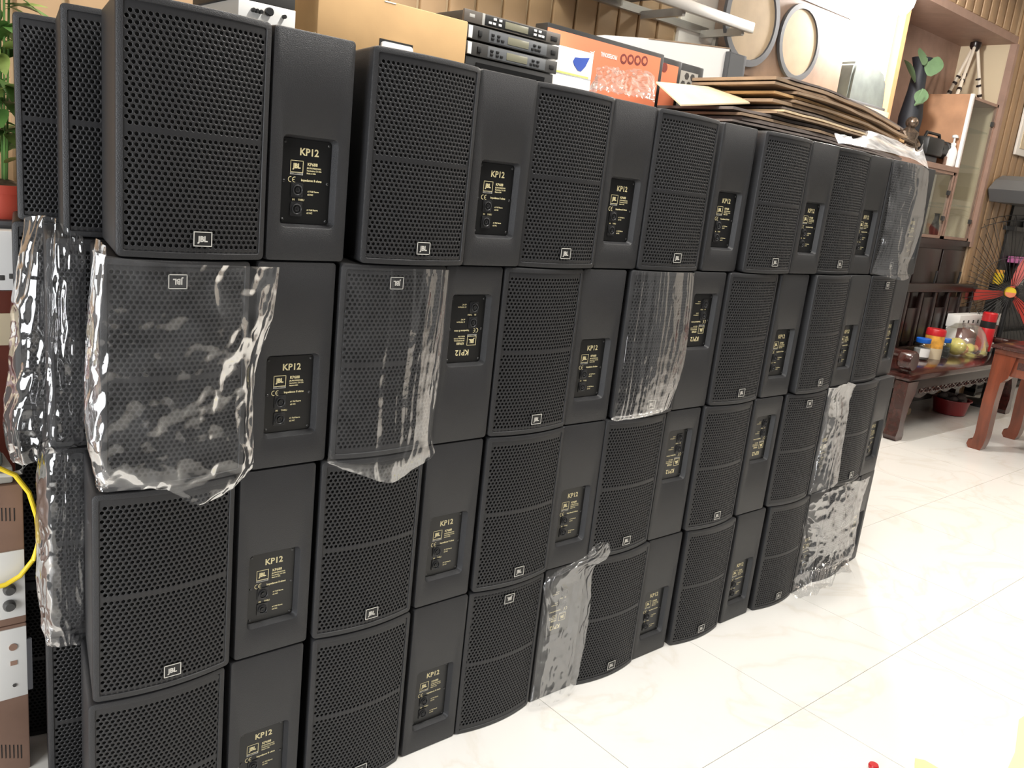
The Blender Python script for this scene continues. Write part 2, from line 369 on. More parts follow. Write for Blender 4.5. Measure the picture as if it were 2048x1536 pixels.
def plate_letters():
    bm = B(); y = -0.0018
    text_into(bm, 'KP12', 0.0265, 0.006, 0.283, y, bold=0.0007)
    frame2d(bm, -0.048, 0.236, -0.010, 0.268, 0.0016, y); text_into(bm, 'JBL', 0.0175, -0.029, 0.2475, y, bold=0.0009, sx=0.92)
    box(bm, (-0.048, y, 0.230), (-0.010, y + 0.0003, 0.2375), mi=1); text_into(bm, 'COMMERCIAL', 0.0052, -0.029, 0.2318, y - 0.0004, bold=0.0001, mi=2)
    text_into(bm, 'KP688', 0.0115, 0.002, 0.2565, y, bold=0.0003, align='LEFT')
    text_into(bm, 'JBL/PROFESSIONAL', 0.0056, 0.001, 0.2485, y, bold=0.0002, align='LEFT', sx=0.92)
    text_into(bm, 'Northridge, CA USA', 0.0056, 0.001, 0.2415, y, bold=0.0002, align='LEFT', sx=0.92)
    text_into(bm, 'Made in USA', 0.0056, 0.001, 0.2345, y, bold=0.0002, align='LEFT', sx=0.92)
    for cx, bar in ((-0.0455, 0), (-0.0335, 1)):                     # the two open rings of the conformity mark
        for k in range(9):
            a0, a1 = PI * (0.42 + k * 1.16 / 9), PI * (0.42 + (k + 1) * 1.16 / 9)
            q = [(cx + R * math.cos(a), 0.217 + R * math.sin(a)) for R, a in ((0.0078, a0), (0.0078, a1), (0.0058, a1), (0.0058, a0))]
            bm.faces.new([bm.verts.new((a, y, b)) for a, b in q])
        if bar: box(bm, (cx - 0.0065, y, 0.2161), (cx - 0.0005, y + 0.0003, 0.2179))
    text_into(bm, 'Impedance: 8 ohms', 0.0083, 0.016, 0.2145, y, bold=0.0003, sx=0.95)
    for zz in (0.196, 0.146):
        text_into(bm, '\u00b11 Full Range', 0.0062, 0.006, zz - 0.010, y, bold=0.0002, align='LEFT'); text_into(bm, '\u00b12 NC', 0.0062, 0.006, zz - 0.0185, y, bold=0.0002, align='LEFT')
    text_into(bm, 'IN', 0.0072, -0.0345, 0.1615, y, bold=0.0003); text_into(bm, 'THRU', 0.0072, -0.012, 0.1615, y, bold=0.0002)
    return bm
def connector_mesh():
    bm = B(); loft(bm, [[Vector((x, y, z)) for x, z in rrect(-0.0175, -0.0195, 0.0175, 0.0195, 0.004, 2, 3)] for y in (0.0, -0.003)])
    lathe(bm, [(0.0145, -0.003), (0.0145, -0.0075), (0.0125, -0.0085), (0.0115, -0.0075), (0.0110, -0.0032)], n=20, ax=1)
    lathe(bm, [(0.0068, -0.003), (0.0068, -0.0072), (0.0052, -0.0072), (0.004, -0.0045)], n=14, ax=1)
    for a, b in ((-0.0135, 0.0155), (0.0135, -0.0155)): lathe(bm, [(0.0022, -0.003), (0.0022, -0.0042), (0.001, -0.0046)], (a, 0, b), 8, 1)
    return bm
def screw_mesh():
    bm = B(); lathe(bm, [(0.0042, 0), (0.0042, -0.0012), (0.0026, -0.0026), (0.0012, -0.0026), (0.0010, -0.0016)], n=10, ax=1); return bm

front = thing('speaker', 'front', 'speaker')
cab_o = obj('cabinet', cabinet_mesh(), None, front, mats=[PAINT, FOAM]); obj('grille', grille_mesh(), GRILLE, front, smooth=20, recalc=False)
bd = obj('badge', badge_mesh(), BLACK, front, smooth=0); bd.location = (0.012, arc(0.012) + 0.0022, 0.052); bd['label'] = 'small black badge with silver frame and letters'
bl = obj('badge_lettering', badge_letters(), SILVER, bd, smooth=0); bl['kind'] = 'stuff'
rear = thing('speaker', 'rear', 'speaker')
c2 = cab_o.copy(); C.objects.link(c2); c2.parent = rear; c2.rotation_euler = (0, 0, PI); c2.location = (0, D, 0)
pl = obj('input_plate', plate_mesh(), PLATE, rear); pl.location = (0, 0.024, -0.000); pl['label'] = 'recessed black input plate with gold lettering'
obj('lettering', plate_letters(), None, pl, smooth=0, mats=[GOLD, LGREY, BLACK])['kind'] = 'stuff'
k0 = obj('connector', connector_mesh(), PLASTIC, pl); k0.location = (-0.026, -0.0012, 0.190)
k1 = k0.copy(); C.objects.link(k1); k1.location = (-0.026, -0.0012, 0.139)
s0 = None
for a, b in ((-0.065, 0.315), (0.065, 0.315), (-0.065, 0.212), (0.065, 0.212), (-0.065, 0.109), (0.065, 0.109)):
    if s0 is None: s = s0 = obj('screw', screw_mesh(), SCREW, pl)
    else: s = s0.copy(); C.objects.link(s)
    s.location = (a, -0.001, b)
KM = {}
for q in bpy.data.objects:
    if q.parent: KM.setdefault(q.parent.name, []).append(q)
used = {'f': False, 'r': False}
BEND = {('f', 3, 5): (3.058, .002, 4), ('r', 3, 5): (3.422, .026, 1.2), ('f', 3, 6): (3.668, .030, 5.4), ('r', 3, 6): (4.050, .065, 3.2),
        ('f', 2, 5): (3.060, -.018, 4), ('r', 2, 5): (3.443, .010, 3.5), ('f', 2, 6): (3.690, .024, 6.6), ('r', 2, 6): (4.066, .067, 7.5),
        ('f', 1, 5): (3.021, 0, -1.2), ('r', 1, 5): (3.418, -.004, 4.2), ('f', 1, 6): (3.664, .010, 3), ('r', 1, 6): (4.046, .030, 5.4),
        ('f', 0, 5): (3.068, -.004, 0), ('r', 0, 5): (3.459, 0, 4), ('f', 0, 6): (3.706, .017, 3), ('r', 0, 6): (4.092, .037, 8)}     # the far end of the wall bends back a little
def speaker(kind, x_left, y, tier, label, flip=False, yaw=0.0, col=None):
    src = front if kind == 'f' else rear
    o = src if not used[kind] else dup(src, KM); used[kind] = True
    wd = WF if kind == 'f' else WB
    if (kind, tier, col) in BEND: x_left, y, yaw = BEND[(kind, tier, col)]
    o.location = (x_left + wd / 2 * math.cos(math.radians(yaw)), y + wd / 2 * math.sin(math.radians(yaw)), tier * H + (HS if flip else 0)); o.rotation_euler = (0, PI if flip else 0, math.radians(yaw))
    o['label'] = label; o['group'] = 'black speakers stacked four high'; return o
TIER = ['bottom tier', 'third tier down', 'second tier down', 'top tier']
ORD = ['first', 'second', 'third', 'fourth', 'fifth', 'sixth', 'seventh']
FX = [[-.190, .470, 1.104, 1.738, 2.380, 3.077, 3.712], [-.178, .466, 1.110, 1.717, 2.350, 3.024, 3.672],
      [-.157, .489, 1.109, 1.740, 2.372, 3.058, 3.690], [-.122, .540, 1.150, 1.766, 2.440, 3.060, 3.672]]
BX = [[.205, .862, 1.492, 2.115, 2.790, 3.462, 4.090], [.213, .858, 1.480, 2.095, 2.752, 3.414, 4.050],
      [.240, .864, 1.483, 2.118, 2.782, 3.440, 4.068], [.259, .917, 1.526, 2.172, 2.818, 3.436, 4.048]]
FY = [[0, 0, .004, 0, -.005, -.02, -.03], [0, 0, 0, 0, -.005, -.01, -.02], [0, 0, .004, 0, -.004, -.012, -.025], [-.004, -.014, 0, 0, -.014, -.035, -.055]]
FLIP_F = {(2, 0), (2, 1), (0, 2), (1, 5), (2, 6)}
FLIP_B = {(2, 1), (2, 3), (0, 2), (1, 3), (1, 4)}
EXTRA_F = {(2, 0): 'grille-front speaker under the largest clear bag, second tier down, nearest end',
           (2, 1): 'grille-front speaker under a clear bag with long bright creases, second tier',
           (2, 3): 'grille-front speaker behind streaky upright film, second tier down, mid stack',
           (3, 6): 'grille-front speaker wrapped in film, far right of the top tier',
           (0, 6): 'grille-front speaker behind the film heap at the far foot of the stack'}
for r in range(4):
    for c in range(7):
        fl = (r, c) in FLIP_F
        lab = EXTRA_F.get((r, c)) or 'speaker showing its grille%s, %s grille from left in the %s' % (', badge upside down' if fl else '', ORD[c], TIER[r])
        speaker('f', FX[r][c], FY[r][c], r, lab, fl, random.uniform(-.5, .5), c)
        fl = (r, c) in FLIP_B
        lab = 'backward speaker, input plate %s, %s such from left in the %s' % ('upside down' if fl else 'upright', ORD[c], TIER[r])
        if (r, c) == (0, 2): lab = 'backward black speaker at the floor inside a tall clear bag, upside-down plate'
        speaker('b' if False else 'r', BX[r][c], FY[r][c] + 0.004, r, lab, fl, random.uniform(-.4, .4), c)
for r in range(4):
    speaker('f', (-.205, -.200, -.185, -.140)[r], (.392, .392, .395, .402)[r], r, 'grille-front speaker, left end of second row back, %s%s' % (TIER[r], ', in clear film' if r in (1, 2) else ''))
    speaker('f', (-.20, -.20, -.19, -.172)[r], (.795, .795, .795, .80)[r], r, 'grille-front speaker, left end of third row back, %s' % TIER[r])
# low platform behind the front row that carries the boxes
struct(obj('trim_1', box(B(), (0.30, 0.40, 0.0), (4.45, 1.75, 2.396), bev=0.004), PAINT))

# ------------------------------------------------------------------ the rest of the back wall
def piece(name, a, b, m, parent=None, bev=0.0): return obj(name, box(B(), a, b, bev), m, parent)
pw = struct(piece('wall_pale', (4.30, 2.20, 0), (7.42, 2.30, 4.75), MAUVE))
for a, b in ((4.32, 4.86), (4.885, 5.30), (5.32, 6.90), (6.95, 7.40)): piece('panel', (a, 2.13, 0), (b, 2.20, 4.75), PALEWALL, pw, 0.004)
sw = struct(piece('wall_strip', (10.16, 2.12, 0), (13.99, 2.24, 4.75), STRIP_L))
sp = None
for i in range(19):
    if sp is None: p = sp = piece('strip', (0.008, 2.09, 0), (0.166, 2.125, 4.75), STRIP, sw, 0.006)
    else: p = sp.copy(); C.objects.link(p); p.parent = sw
    p.location.x = 10.16 + 0.2 * i
NZ, N0, N1, NY = 4.20, 7.50, 10.16, 2.72
su = struct(piece('wall_above_niche', (7.42, 2.12, NZ + 0.08), (10.16, 2.24, 4.75), STRIP_L)); s1 = None
for i in range(13):
    if s1 is None: p = s1 = piece('strip', (0.008, 2.09, NZ + 0.08), (0.166, 2.125, 4.75), STRIP, su, 0.006)
    else: p = s1.copy(); C.objects.link(p); p.parent = su
    p.location.x = 7.46 + 0.2 * i
niche = thing('display_niche', 'tall mauve wood niche built into the panelled back wall', 'niche', (N0, 2.1, 0))
def rel(p, a, b, m, name, bev=0.0):
    o = obj(name, box(B(), Vector(a) - p.location, Vector(b) - p.location, bev), m, p); return o
rel(niche, (N0, NY, 1.9), (N1, NY + 0.05, NZ + 0.05), NICHEW, 'back_panel')
rel(niche, (N0 - 0.05, 2.1, NZ), (N1 + 0.02, NY + 0.05, NZ + 0.08), NICHEW, 'top_panel')
rel(niche, (N0 - 0.08, 2.06, 0), (N0, NY + 0.05, NZ + 0.08), TRIMW, 'left_post')
rel(niche, (N1 - 0.012, 2.16, 1.9), (N1 + 0.02, NY + 0.05, NZ), CREAM, 'right_side')
rel(niche, (N1 - 0.03, 2.085, 1.9), (N1 + 0.04, 2.16, NZ), NICHEW, 'right_post')
rel(niche, (N0, 2.12, 2.70), (9.40, NY, 2.755), NICHEW, 'shelf')
# dark cabinet under the niche
dc = thing('dark_cabinet', 'dark walnut cupboard below the glass display cases in the niche', 'cabinet', (N0, 2.1, 0))
rel(dc, (N0, 2.14, 0), (N1, NY, 1.90), WALNUT, 'carcass'); rel(dc, (N0 - 0.02, 2.10, 1.90), (N1 + 0.02, NY + 0.02, 1.96), WALNUT, 'top')
for i in range(4):
    a = N0 + 0.05 + i * 0.65
    d = rel(dc, (a, 2.115, 0.25), (a + 0.60, 2.14, 1.85), WALNUT, 'door', 0.008)
    b = B(); tube(b, [(a + 0.53 - dc.location.x, -0.0, 1.35), (a + 0.53 - dc.location.x, -0.01, 1.60)], 0.012); obj('handle', b, SCREW, d)
def glass_case(name, label, x0, x1, z0, z1, shelves):
    t = thing(name, label, 'display case', (x0, 2.13, z0)); P = t.location
    rel(t, (x0, NY - 0.06, z0), (x1, NY - 0.04, z1), PALEWALL, 'back_board')
    for xx in (x0, x1 - 0.035):
        rel(t, (xx, 2.13, z0), (xx + 0.035, 2.16, z1), NICHEW, 'post')
    rel(t, (x0, 2.13, z0), (x1, NY - 0.04, z0 + 0.03), NICHEW, 'base'); rel(t, (x0, 2.13, z1 - 0.03), (x1, NY - 0.04, z1), NICHEW, 'top')
    rel(t, (x0 + 0.035, 2.135, z0 + 0.03), (x1 - 0.035, 2.143, z1 - 0.03), GLASS, 'glass_door')
    for zz in shelves: rel(t, (x0 + 0.03, 2.18, zz), (x1 - 0.03, NY - 0.07, zz + 0.014), GLASS, 'shelf')
    for zz in (z0 + 0.2, z1 - 0.25):
        rel(t, (x1 - 0.10, 2.115, zz), (x1 - 0.05, 2.14, zz + 0.05), SCREW, 'hinge')
    return t
glass_case('glass_case', 'short glass-fronted case under the niche shelf, pale inside', 8.62, 9.38, 1.965, 2.698, (2.3,))
tc_ = glass_case('glass_case', 'tall narrow glass-fronted case with a tan plywood side, right in the niche', 9.42, 10.13, 1.965, 3.53, (2.35, 2.8, 3.2))
rel(tc_, (9.402, 2.16, 2.76), (9.419, NY - 0.04, 3.55), PLY, 'plywood_side'); rel(tc_, (9.385, 2.122, 2.76), (9.419, 2.158, 3.55), WHITE, 'white_edge')
o = obj('small_box', box(B(), (8.75, 2.3, 2.0), (8.88, 2.4, 2.12), 0.004), LEAF); tag(o, 'small dark green box inside the short glass case', 'box')
b = B(); lathe(b, [(0.05, 0), (0.06, 0.08), (0.03, 0.17), (0.028, 0.24), (0.04, 0.25)], (9.78, 2.4, 1.996), 14)
tag(obj('small_vase', b, BLACK), 'little dark vase inside the tall glass case, lowest shelf', 'vase')
# cane tripod standing on the tall case
ct = thing('cane_tripod', 'pale three-legged cane tripod with dark bands above the glass case', 'tripod', (9.72, 2.4, 3.53))
hub = Vector((0.12, 0.02, 0.60))
for i, (dx, dy) in enumerate(((-0.26, -0.06), (-0.03, 0.16), (0.30, -0.10))):
    b = B(); tube(b, [(dx, dy, 0.006), tuple(hub + Vector((dx * .12, dy * .12, 0)))], [0.020, 0.017], 8); lg = obj('leg', b, BAMBOO, ct)
    for f in (0.12, 0.3, 0.42):
        q = Vector((dx, dy, 0)).lerp(hub, f); b = B(); tube(b, [q, q.lerp(hub, 0.05)], 0.028, 8); obj('band', b, WALNUT, lg)
b = B(); lathe(b, [(0.03, -0.05), (0.06, 0), (0.06, 0.045), (0.02, 0.06)], tuple(hub), 12); obj('hub', b, WALNUT, ct)
# objects on the niche shelf
SZ = 2.757
pv = thing('plant_vase', 'tall dark vase with a few broad green leaves in the niche', 'plant', (at(1828, 200, y=2.45).x, 2.45, SZ))
b = B(); lathe(b, [(0.09, 0), (0.15, 0.15), (0.17, 0.45), (0.12, 0.72), (0.10, 0.95), (0.15, 1.06), (0.12, 1.05)], n=18); obj('vase', b, mat('vase_slate', (0.014, 0.016, 0.022), 0.6), pv).scale = (0.72, 0.72, 1.0)
def leaf_bm(L, W, curl=0.15):
    bm = B(); n = 6; rows = []
    for i in range(n + 1):
        t = i / n; wd = W * math.sin(PI * min(1, t * 0.93 + 0.05)) ** 0.8
        rows.append([bm.verts.new((-wd, t * L, -curl * L * t * t + 0.1 * wd)), bm.verts.new((0, t * L, -curl * L * t * t)), bm.verts.new((wd, t * L, -curl * L * t * t + 0.1 * wd))])
    for a, c in zip(rows, rows[1:]):
        for k in range(2): bm.faces.new((a[k], a[k + 1], c[k + 1], c[k]))
    return bm
for i, (u, v, yy, L, az) in enumerate(((1858, 152, 2.3, 0.26, -1.2), (1836, 208, 2.3, 0.20, -1.1), (1830, 165, 2.3, 0.26, 0.6), (1846, 130, 2.35, 0.22, -0.3))):
    lf = obj('leaf', leaf_bm(L, L * 0.36), LEAF_P, pv); lf.location = at(u, v, y=yy) - pv.location; lf.rotation_euler = (1.15, 0.2, az)
b = B(); tube(b, [Vector((0, 0, 1.0)), Vector((0.0, -0.1, 0.6)), at(1830, 210, y=2.2) - pv.location, at(1845, 178, y=2.2) - pv.location], 0.010, 6); obj('stem', b, LEAF_P, pv)
fg = thing('bronze_figurine', 'shiny bronze seated figurine beside the cardboard pile, on niche shelf', 'figurine', (at(1812, 290, y=2.25).x, 2.25, SZ)); fg.scale = (0.72, 0.72, 0.62)
b = B(); lathe(b, [(0.18, 0), (0.20, 0.05), (0.15, 0.09), (0.17, 0.18), (0.13, 0.30), (0.14, 0.40), (0.06, 0.47), (0.05, 0.50)], n=16)
for vtx in b.verts: vtx.co += Vector((noise.noise(vtx.co * 14), noise.noise(vtx.co * 14 + Vector((5, 0, 0))), 0)) * 0.025
obj('body', b, BRONZE, fg); obj('head', blob(B(), (0, -0.02, 0.57), 0.085, 0.09, 0.10), BRONZE, fg)
for s_ in (-1, 1):
    b = B(); tube(b, [(0.13 * s_, 0, 0.40), (0.19 * s_, -0.06, 0.27), (0.08 * s_, -0.14, 0.22)], [0.045, 0.04, 0.035], 8); obj('arm', b, BRONZE, fg)
    b = B(); tube(b, [(0.08 * s_, -0.02, 0.12), (0.22 * s_, -0.12, 0.10), (0.05 * s_, -0.19, 0.07)], [0.065, 0.055, 0.04], 8); obj('leg', b, BRONZE, fg)
dv = thing('video_camera', 'dark bulky camera body with top handle on the niche shelf', 'camera', (at(1858, 300, y=2.3).x, 2.3, SZ)); dv.scale = (0.85, 0.85, 0.8)
obj('stand', box(B(), (-0.20, -0.06, 0), (0.16, 0.10, 0.10), 0.02), RUBBER, dv)
obj('body', box(B(), (-0.26, -0.10, 0.10), (0.20, 0.10, 0.34), 0.03), BLACK, dv)
b = B(); lathe(b, [(0.10, 0), (0.10, 0.16), (0.12, 0.17), (0.12, 0.26), (0.09, 0.26), (0.07, 0.2)], (0.19, 0, 0.22), 16, 0); obj('lens', b, BLACK, dv)
b = B(); tube(b, [(-0.2, 0, 0.32), (-0.16, 0, 0.40), (0.2, 0, 0.40), (0.24, 0, 0.33)], 0.02, 8); obj('handle', b, BLACK, dv)
pbm = thing('pump_bottle', 'white pump bottle on the niche shelf near the plywood side', 'bottle', (at(1897, 334, y=2.2).x, 2.2, SZ)); pbm.scale = (0.9, 0.9, 0.85)
b = B(); lathe(b, [(0.055, 0), (0.062, 0.02), (0.062, 0.20), (0.035, 0.25), (0.025, 0.27)], n=16); obj('body', b, WHITE, pbm)
b = B(); lathe(b, [(0.03, 0.27), (0.03, 0.30), (0.012, 0.31), (0.012, 0.37), (0.035, 0.37), (0.035, 0.40), (0.01, 0.41)], n=12); box(b, (0.0, -0.015, 0.375), (0.10, 0.015, 0.395)); obj('pump', b, WHITE, pbm)
b = B(); lathe(b, [(0.05, 0), (0.055, 0.02), (0.055, 0.10), (0.03, 0.13), (0.03, 0.15)], (9.33, 2.22, SZ), 14); tag(obj('brown_jar', b, AMPBR), 'small brown jar right of the white pump bottle', 'jar')

# lamp on the wall, bright in the upper right
lp = thing('globe_lamp', 'bright white globe lamp near the top of the pale wall', 'lamp', (6.44, 1.62, 3.86))
b = B(); lathe(b, [(0.02, -0.11), (0.06, -0.10), (0.10, -0.05), (0.11, 0), (0.09, 0.06), (0.05, 0.10)], n=20); obj('globe', b, LAMPM, lp)
b = B(); lathe(b, [(0.05, 0.09), (0.055, 0.16), (0.02, 0.17)], n=14); tube(b, [(0, 0, 0.16), (0, 0, 0.30), (0, 0.45, 0.36), (0, 0.50, 0.36)], 0.014, 8); obj('bracket', b, LGREY, lp)

# wall shelf with the big woofer box
ws = thing('wall_shelf', 'pale wooden wall shelf carrying the brown box with two big cones', 'shelf', (5.9, 2.0, 2.96))
rel(ws, (4.98, 1.78, 2.985), (6.92, 2.13, 3.03), KRAFT_L, 'upper_board'); rel(ws, (5.02, 1.80, 2.93), (6.90, 2.13, 2.98), KRAFT_L, 'lower_board')
for xx in (5.3, 6.5): rel(ws, (xx, 1.95, 2.75), (xx + 0.04, 2.13, 2.93), ALU, 'bracket')
WX0, WX1, WY = at(1476, 60, y=1.9).x, 6.20, 1.90
wb = thing('woofer_cabinet', 'brown double woofer box with two tan paper cones on the wall shelf', 'speaker', ((WX0 + WX1) / 2, WY, 3.032)); P = wb.location
rel(wb, (WX0, WY, 3.032), (WX1, 2.12, 3.80), WOODBOX, 'box', 0.01)
rel(wb, (WX0, WY - 0.012, 3.68), (WX1, WY, 3.80), PALEWALL, 'top_band')
for u, v, rad in ((1500, 48, 0.335), (1594, 95, 0.285)):
    q = at(u, v, y=WY - 0.01) - P; q.z = 0.335 if rad < 0.3 else 0.385
    b = B(); lathe(b, [(rad, 0.0), (rad, -0.025), (rad * .86, -0.025), (rad * .84, 0.0)], tuple(q), 32, 1); sr = obj('surround', b, RUBBER, wb)
    b = B(); lathe(b, [(rad * .85, -0.012), (rad * .70, -0.004), (rad * .32, 0.05), (rad * .30, 0.03), (rad * .15, 0.0), (0.001, -0.012)][::-1], tuple(q), 32, 1); obj('cone', b, WOOFER, sr)
gb = thing('cloth_covered_case', 'grey-green cloth covered case right of the woofer box', 'case', (6.55, 1.95, 3.032))
b = B(); loft(b, [[Vector((x, y, z)) for x, y in ((-a, -0.13), (c, -0.13), (c, 0.14), (-a, 0.14))] for z, a, c in ((0, 0.30, 0.34), (0.25, 0.29, 0.30), (0.32, 0.27, 0.22), (0.36, 0.22, 0.05))]); bmesh.ops.bevel(b, geom=list(b.edges), offset=0.02, segments=2, affect='EDGES')
obj('cover', b, GREYCLOTH, gb); obj('edge_binding', box(B(), (-0.31, -0.14, 0), (0.35, -0.12, 0.03), 0.006), RUBBER, gb)

# glass shelf with aluminium edge
gs = thing('glass_shelf', 'long glass wall shelf with a thick aluminium front edge, upper middle', 'shelf', (3.6, 1.9, 3.24))
GZ = at(1470, 62, y=1.86).z; GX = at(1470, 62, y=1.86).x
rel(gs, (2.2, 1.70, GZ - 0.025), (GX, 1.735, GZ + 0.045), ALU, 'front_rail', 0.004); rel(gs, (2.2, 1.735, GZ), (GX, 2.125, GZ + 0.014), GLASS, 'glass_pane'); rel(gs, (2.2, 2.095, GZ - 0.02), (GX, 2.13, GZ + 0.03), ALU, 'rear_rail')
for xx in (GX - 0.09, GX - 0.75, GX - 1.5): rel(gs, (xx, 1.735, GZ - 0.05), (xx + 0.03, 2.10, GZ), ALU, 'bracket')
rel(gs, (GX - 0.05, 1.98, 2.42), (GX - 0.02, 2.01, GZ), ALU, 'upright')
b = B(); box(b, (3.0, 1.80, GZ + 0.016), (3.7, 2.05, GZ + 0.22), 0.01); tag(obj('grey_carton', b, KRAFT_G), 'dim grey carton standing on the glass shelf', 'box')

# ------------------------------------------------------------------ boxes on top of the stack
TZ = 2.397
yc = 0.50
cx0, cx1, cz1 = at(634, 60, y=yc).x, at(930, 120, y=yc).x, at(932, 42, y=yc).z
ca = thing('kraft_carton', 'large plain kraft carton with a handle slot, above the second grille', 'box', ((cx0 + cx1) / 2, yc + 0.24, TZ)); P = ca.location
rel(ca, (cx0, yc, TZ), (cx1, yc + 0.45, cz1), KRAFT, 'carton', 0.004)
fl = rel(ca, (cx0 - 0.004, yc + 0.005, TZ), (cx0 - 0.0005, yc + 0.30, TZ + 0.075), KRAFT_L, 'side_flap')
h0, h1 = at(760, 76, y=yc - 0.002), at(826, 92, y=yc - 0.002)
hs = obj('handle_slot', prism(B(), [(h0.x - P.x, h0.z - P.z), (h1.x - P.x, h0.z - P.z), (h1.x - P.x, h0.z - P.z - 0.036), (h0.x - P.x, h0.z - P.z - 0.036)], -0.242, -0.2395), BLACK, ca)
b = B(); loft(b, [[Vector((x, y, z)) for x, z in rrect(h0.x - P.x + 0.004, h0.z - P.z - 0.040, h1.x - P.x - 0.004, h0.z - P.z - 0.008, 0.012, 2, 4)] for y in (-0.240, -0.250, -0.252)]); obj('handle_grip', b, WHITE, hs)
p0 = at(770, 3, y=yc - 0.002); rel(ca, (p0.x, yc - 0.0015, p0.z), (p0.x + 0.045, yc - 0.0002, cz1 - 0.002), WHITE, 'paper_label')
ya = 0.46
ax0, ax1, az1 = at(476, 5, y=ya).x, at(589, 44, y=ya).x, at(589, 22, y=ya).z
am = thing('white_amplifier', 'white-faced amplifier with knobs under a black unit, top left', 'amplifier', ((ax0 + ax1) / 2, ya, TZ))
rel(am, (ax0, ya, TZ + 0.012), (ax1, ya + 0.36, az1), LGREY, 'case'); rel(am, (ax0, ya - 0.006, TZ + 0.012), (ax1, ya, az1), WHITEP, 'faceplate', 0.002)
for u, v, rr in ((505, 20, .006), (512, 22, .006), (520, 24, .006), (537, 24, .0125), (567, 34, .006)):
    q = at(u, v, y=ya - 0.008) - am.location; b = B(); lathe(b, [(rr, 0), (rr, -0.012), (rr * .8, -0.014)], tuple(q), 14, 1); obj('knob', b, BLACK, am)
for xx in (ax0 + 0.02, ax1 - 0.05): rel(am, (xx, ya + 0.02, TZ), (xx + 0.03, ya + 0.05, TZ + 0.013), BLACK, 'foot')
am2 = thing('black_unit', 'black electronic unit lying on the white-faced amplifier, top left', 'amplifier', ((ax0 + ax1) / 2, ya, az1))
rel(am2, (ax0 - 0.01, ya + 0.002, az1 + 0.001), (ax1 - 0.005, ya + 0.34, az1 + 0.07), BLACK, 'case', 0.003); rel(am2, (ax0 - 0.01, ya - 0.006, az1 + 0.001), (ax1 - 0.003, ya + 0.001, az1 + 0.072), DGREY, 'faceplate', 0.002)
rel(am2, (ax0 + 0.04, ya - 0.008, az1 + 0.02), (ax0 + 0.05, ya - 0.005, az1 + 0.03), WHITE, 'button')
q = at(466, 8, y=0.42); o = obj('black_clip', prism(B(), [(q.x - 0.03, TZ), (q.x + 0.02, TZ), (q.x + 0.035, TZ + 0.045), (q.x - 0.035, TZ + 0.045)], 0.40, 0.44), BLACK); tag(o, 'small black tapered clip left of the white-faced amplifier', 'clip')
# rack units
yr = 0.62
def rack(label, u0, v0, u1, vb, dep, body, face, style, yy=yr):
    a = at(u0, v0, y=yy); zb = at(u0, vb, y=yy).z; x1 = u1
    t = thing('rack_unit', label, 'rack unit', ((a.x + x1) / 2, yy, zb), 0, 'rack units stacked on the speakers'); W = x1 - a.x; hgt = a.z - zb - 0.002
    x0 = a.x - t.location.x; xe = x1 - t.location.x
    obj('case', box(B(), (x0 + 0.012, 0.006, 0.0), (xe - 0.012, dep, hgt - 0.001), 0.002), body, t)
    obj('faceplate', box(B(), (x0, -0.006, 0.0), (xe, 0.006, hgt), 0.002), face, t)
    def btn(f0, f1, g0, g1, m, nm, d=0.011):
        return obj(nm, box(B(), (x0 + W * f0, -d, hgt * g0), (x0 + W * f1, -0.005, hgt * g1), 0.001), m, t)
    if style == 1:
        btn(.19, .84, .10, .90, BLACK, 'control_panel', .007); btn(.17, .195, .02, .98, LGREY, 'silver_bar', .009); btn(.05, .10, .42, .70, LGREY, 'emblem', .0068)
        btn(.40, .64, .22, .80, LCD, 'display', .0085); btn(.89, .96, .25, .62, BLACK, 'power_switch', .010)
        for f in ((.28, .62), (.335, .62), (.235, .25), (.275, .25), (.333, .25), (.70, .60), (.75, .60), (.70, .25), (.75, .25), (.785, .25)): btn(f[0], f[0] + .028, f[1], f[1] + .2, WHITE, 'button')
    elif style == 2:
        btn(.01, .05, .06, .94, WHITE, 'white_tab', .009); btn(.22, .86, .08, .94, MGREY, 'control_panel', .007); btn(.42, .65, .22, .78, LCD, 'display', .0085)
        btn(.11, .145, .30, .72, BLACK, 'knob', .012); btn(.91, .96, .3, .62, BLACK, 'power_switch', .010)
        for f in ((.245, .55), (.305, .55), (.245, .28), (.305, .28), (.35, .28), (.70, .55), (.755, .55), (.68, .25), (.72, .25), (.755, .25)): btn(f[0], f[0] + .03, f[1], f[1] + .16, BLACK, 'button')
    return t
rx1 = at(1117, 90, y=yr).x
rack('grey rack processor with white buttons and display, topmost of its stack', 928, 15, rx1 + 0.002, 42, 0.30, DGREY, mat('warm_grey', (0.12, 0.105, 0.09), 0.4), 1)
rack('grey rack unit with pale display, second from top of its stack', 934, 46, rx1, 76, 0.28, BLACK, DGREY, 2)
rack('grey rack unit with pale display, third from top of its stack', 932, 79, rx1, 108, 0.28, BLACK, DGREY, 2)
za = at(932, 109, y=yr).z
bb = thing('black_rack_case', 'plain black case at the bottom of the rack unit stack', 'case', (at(932, 109, y=yr).x + 0.24, yr, TZ))
x0 = at(932, 109, y=yr).x; rel(bb, (x0, yr, TZ), (rx1 - 0.01, yr + 0.3, za - 0.001), BLACK, 'case', 0.004); rel(bb, (x0 + 0.05, yr - 0.004, TZ + 0.02), (rx1 - 0.06, yr + 0.001, za - 0.02), mat('gloss_black', (0.01, 0.01, 0.01), 0.15), 'front_panel')
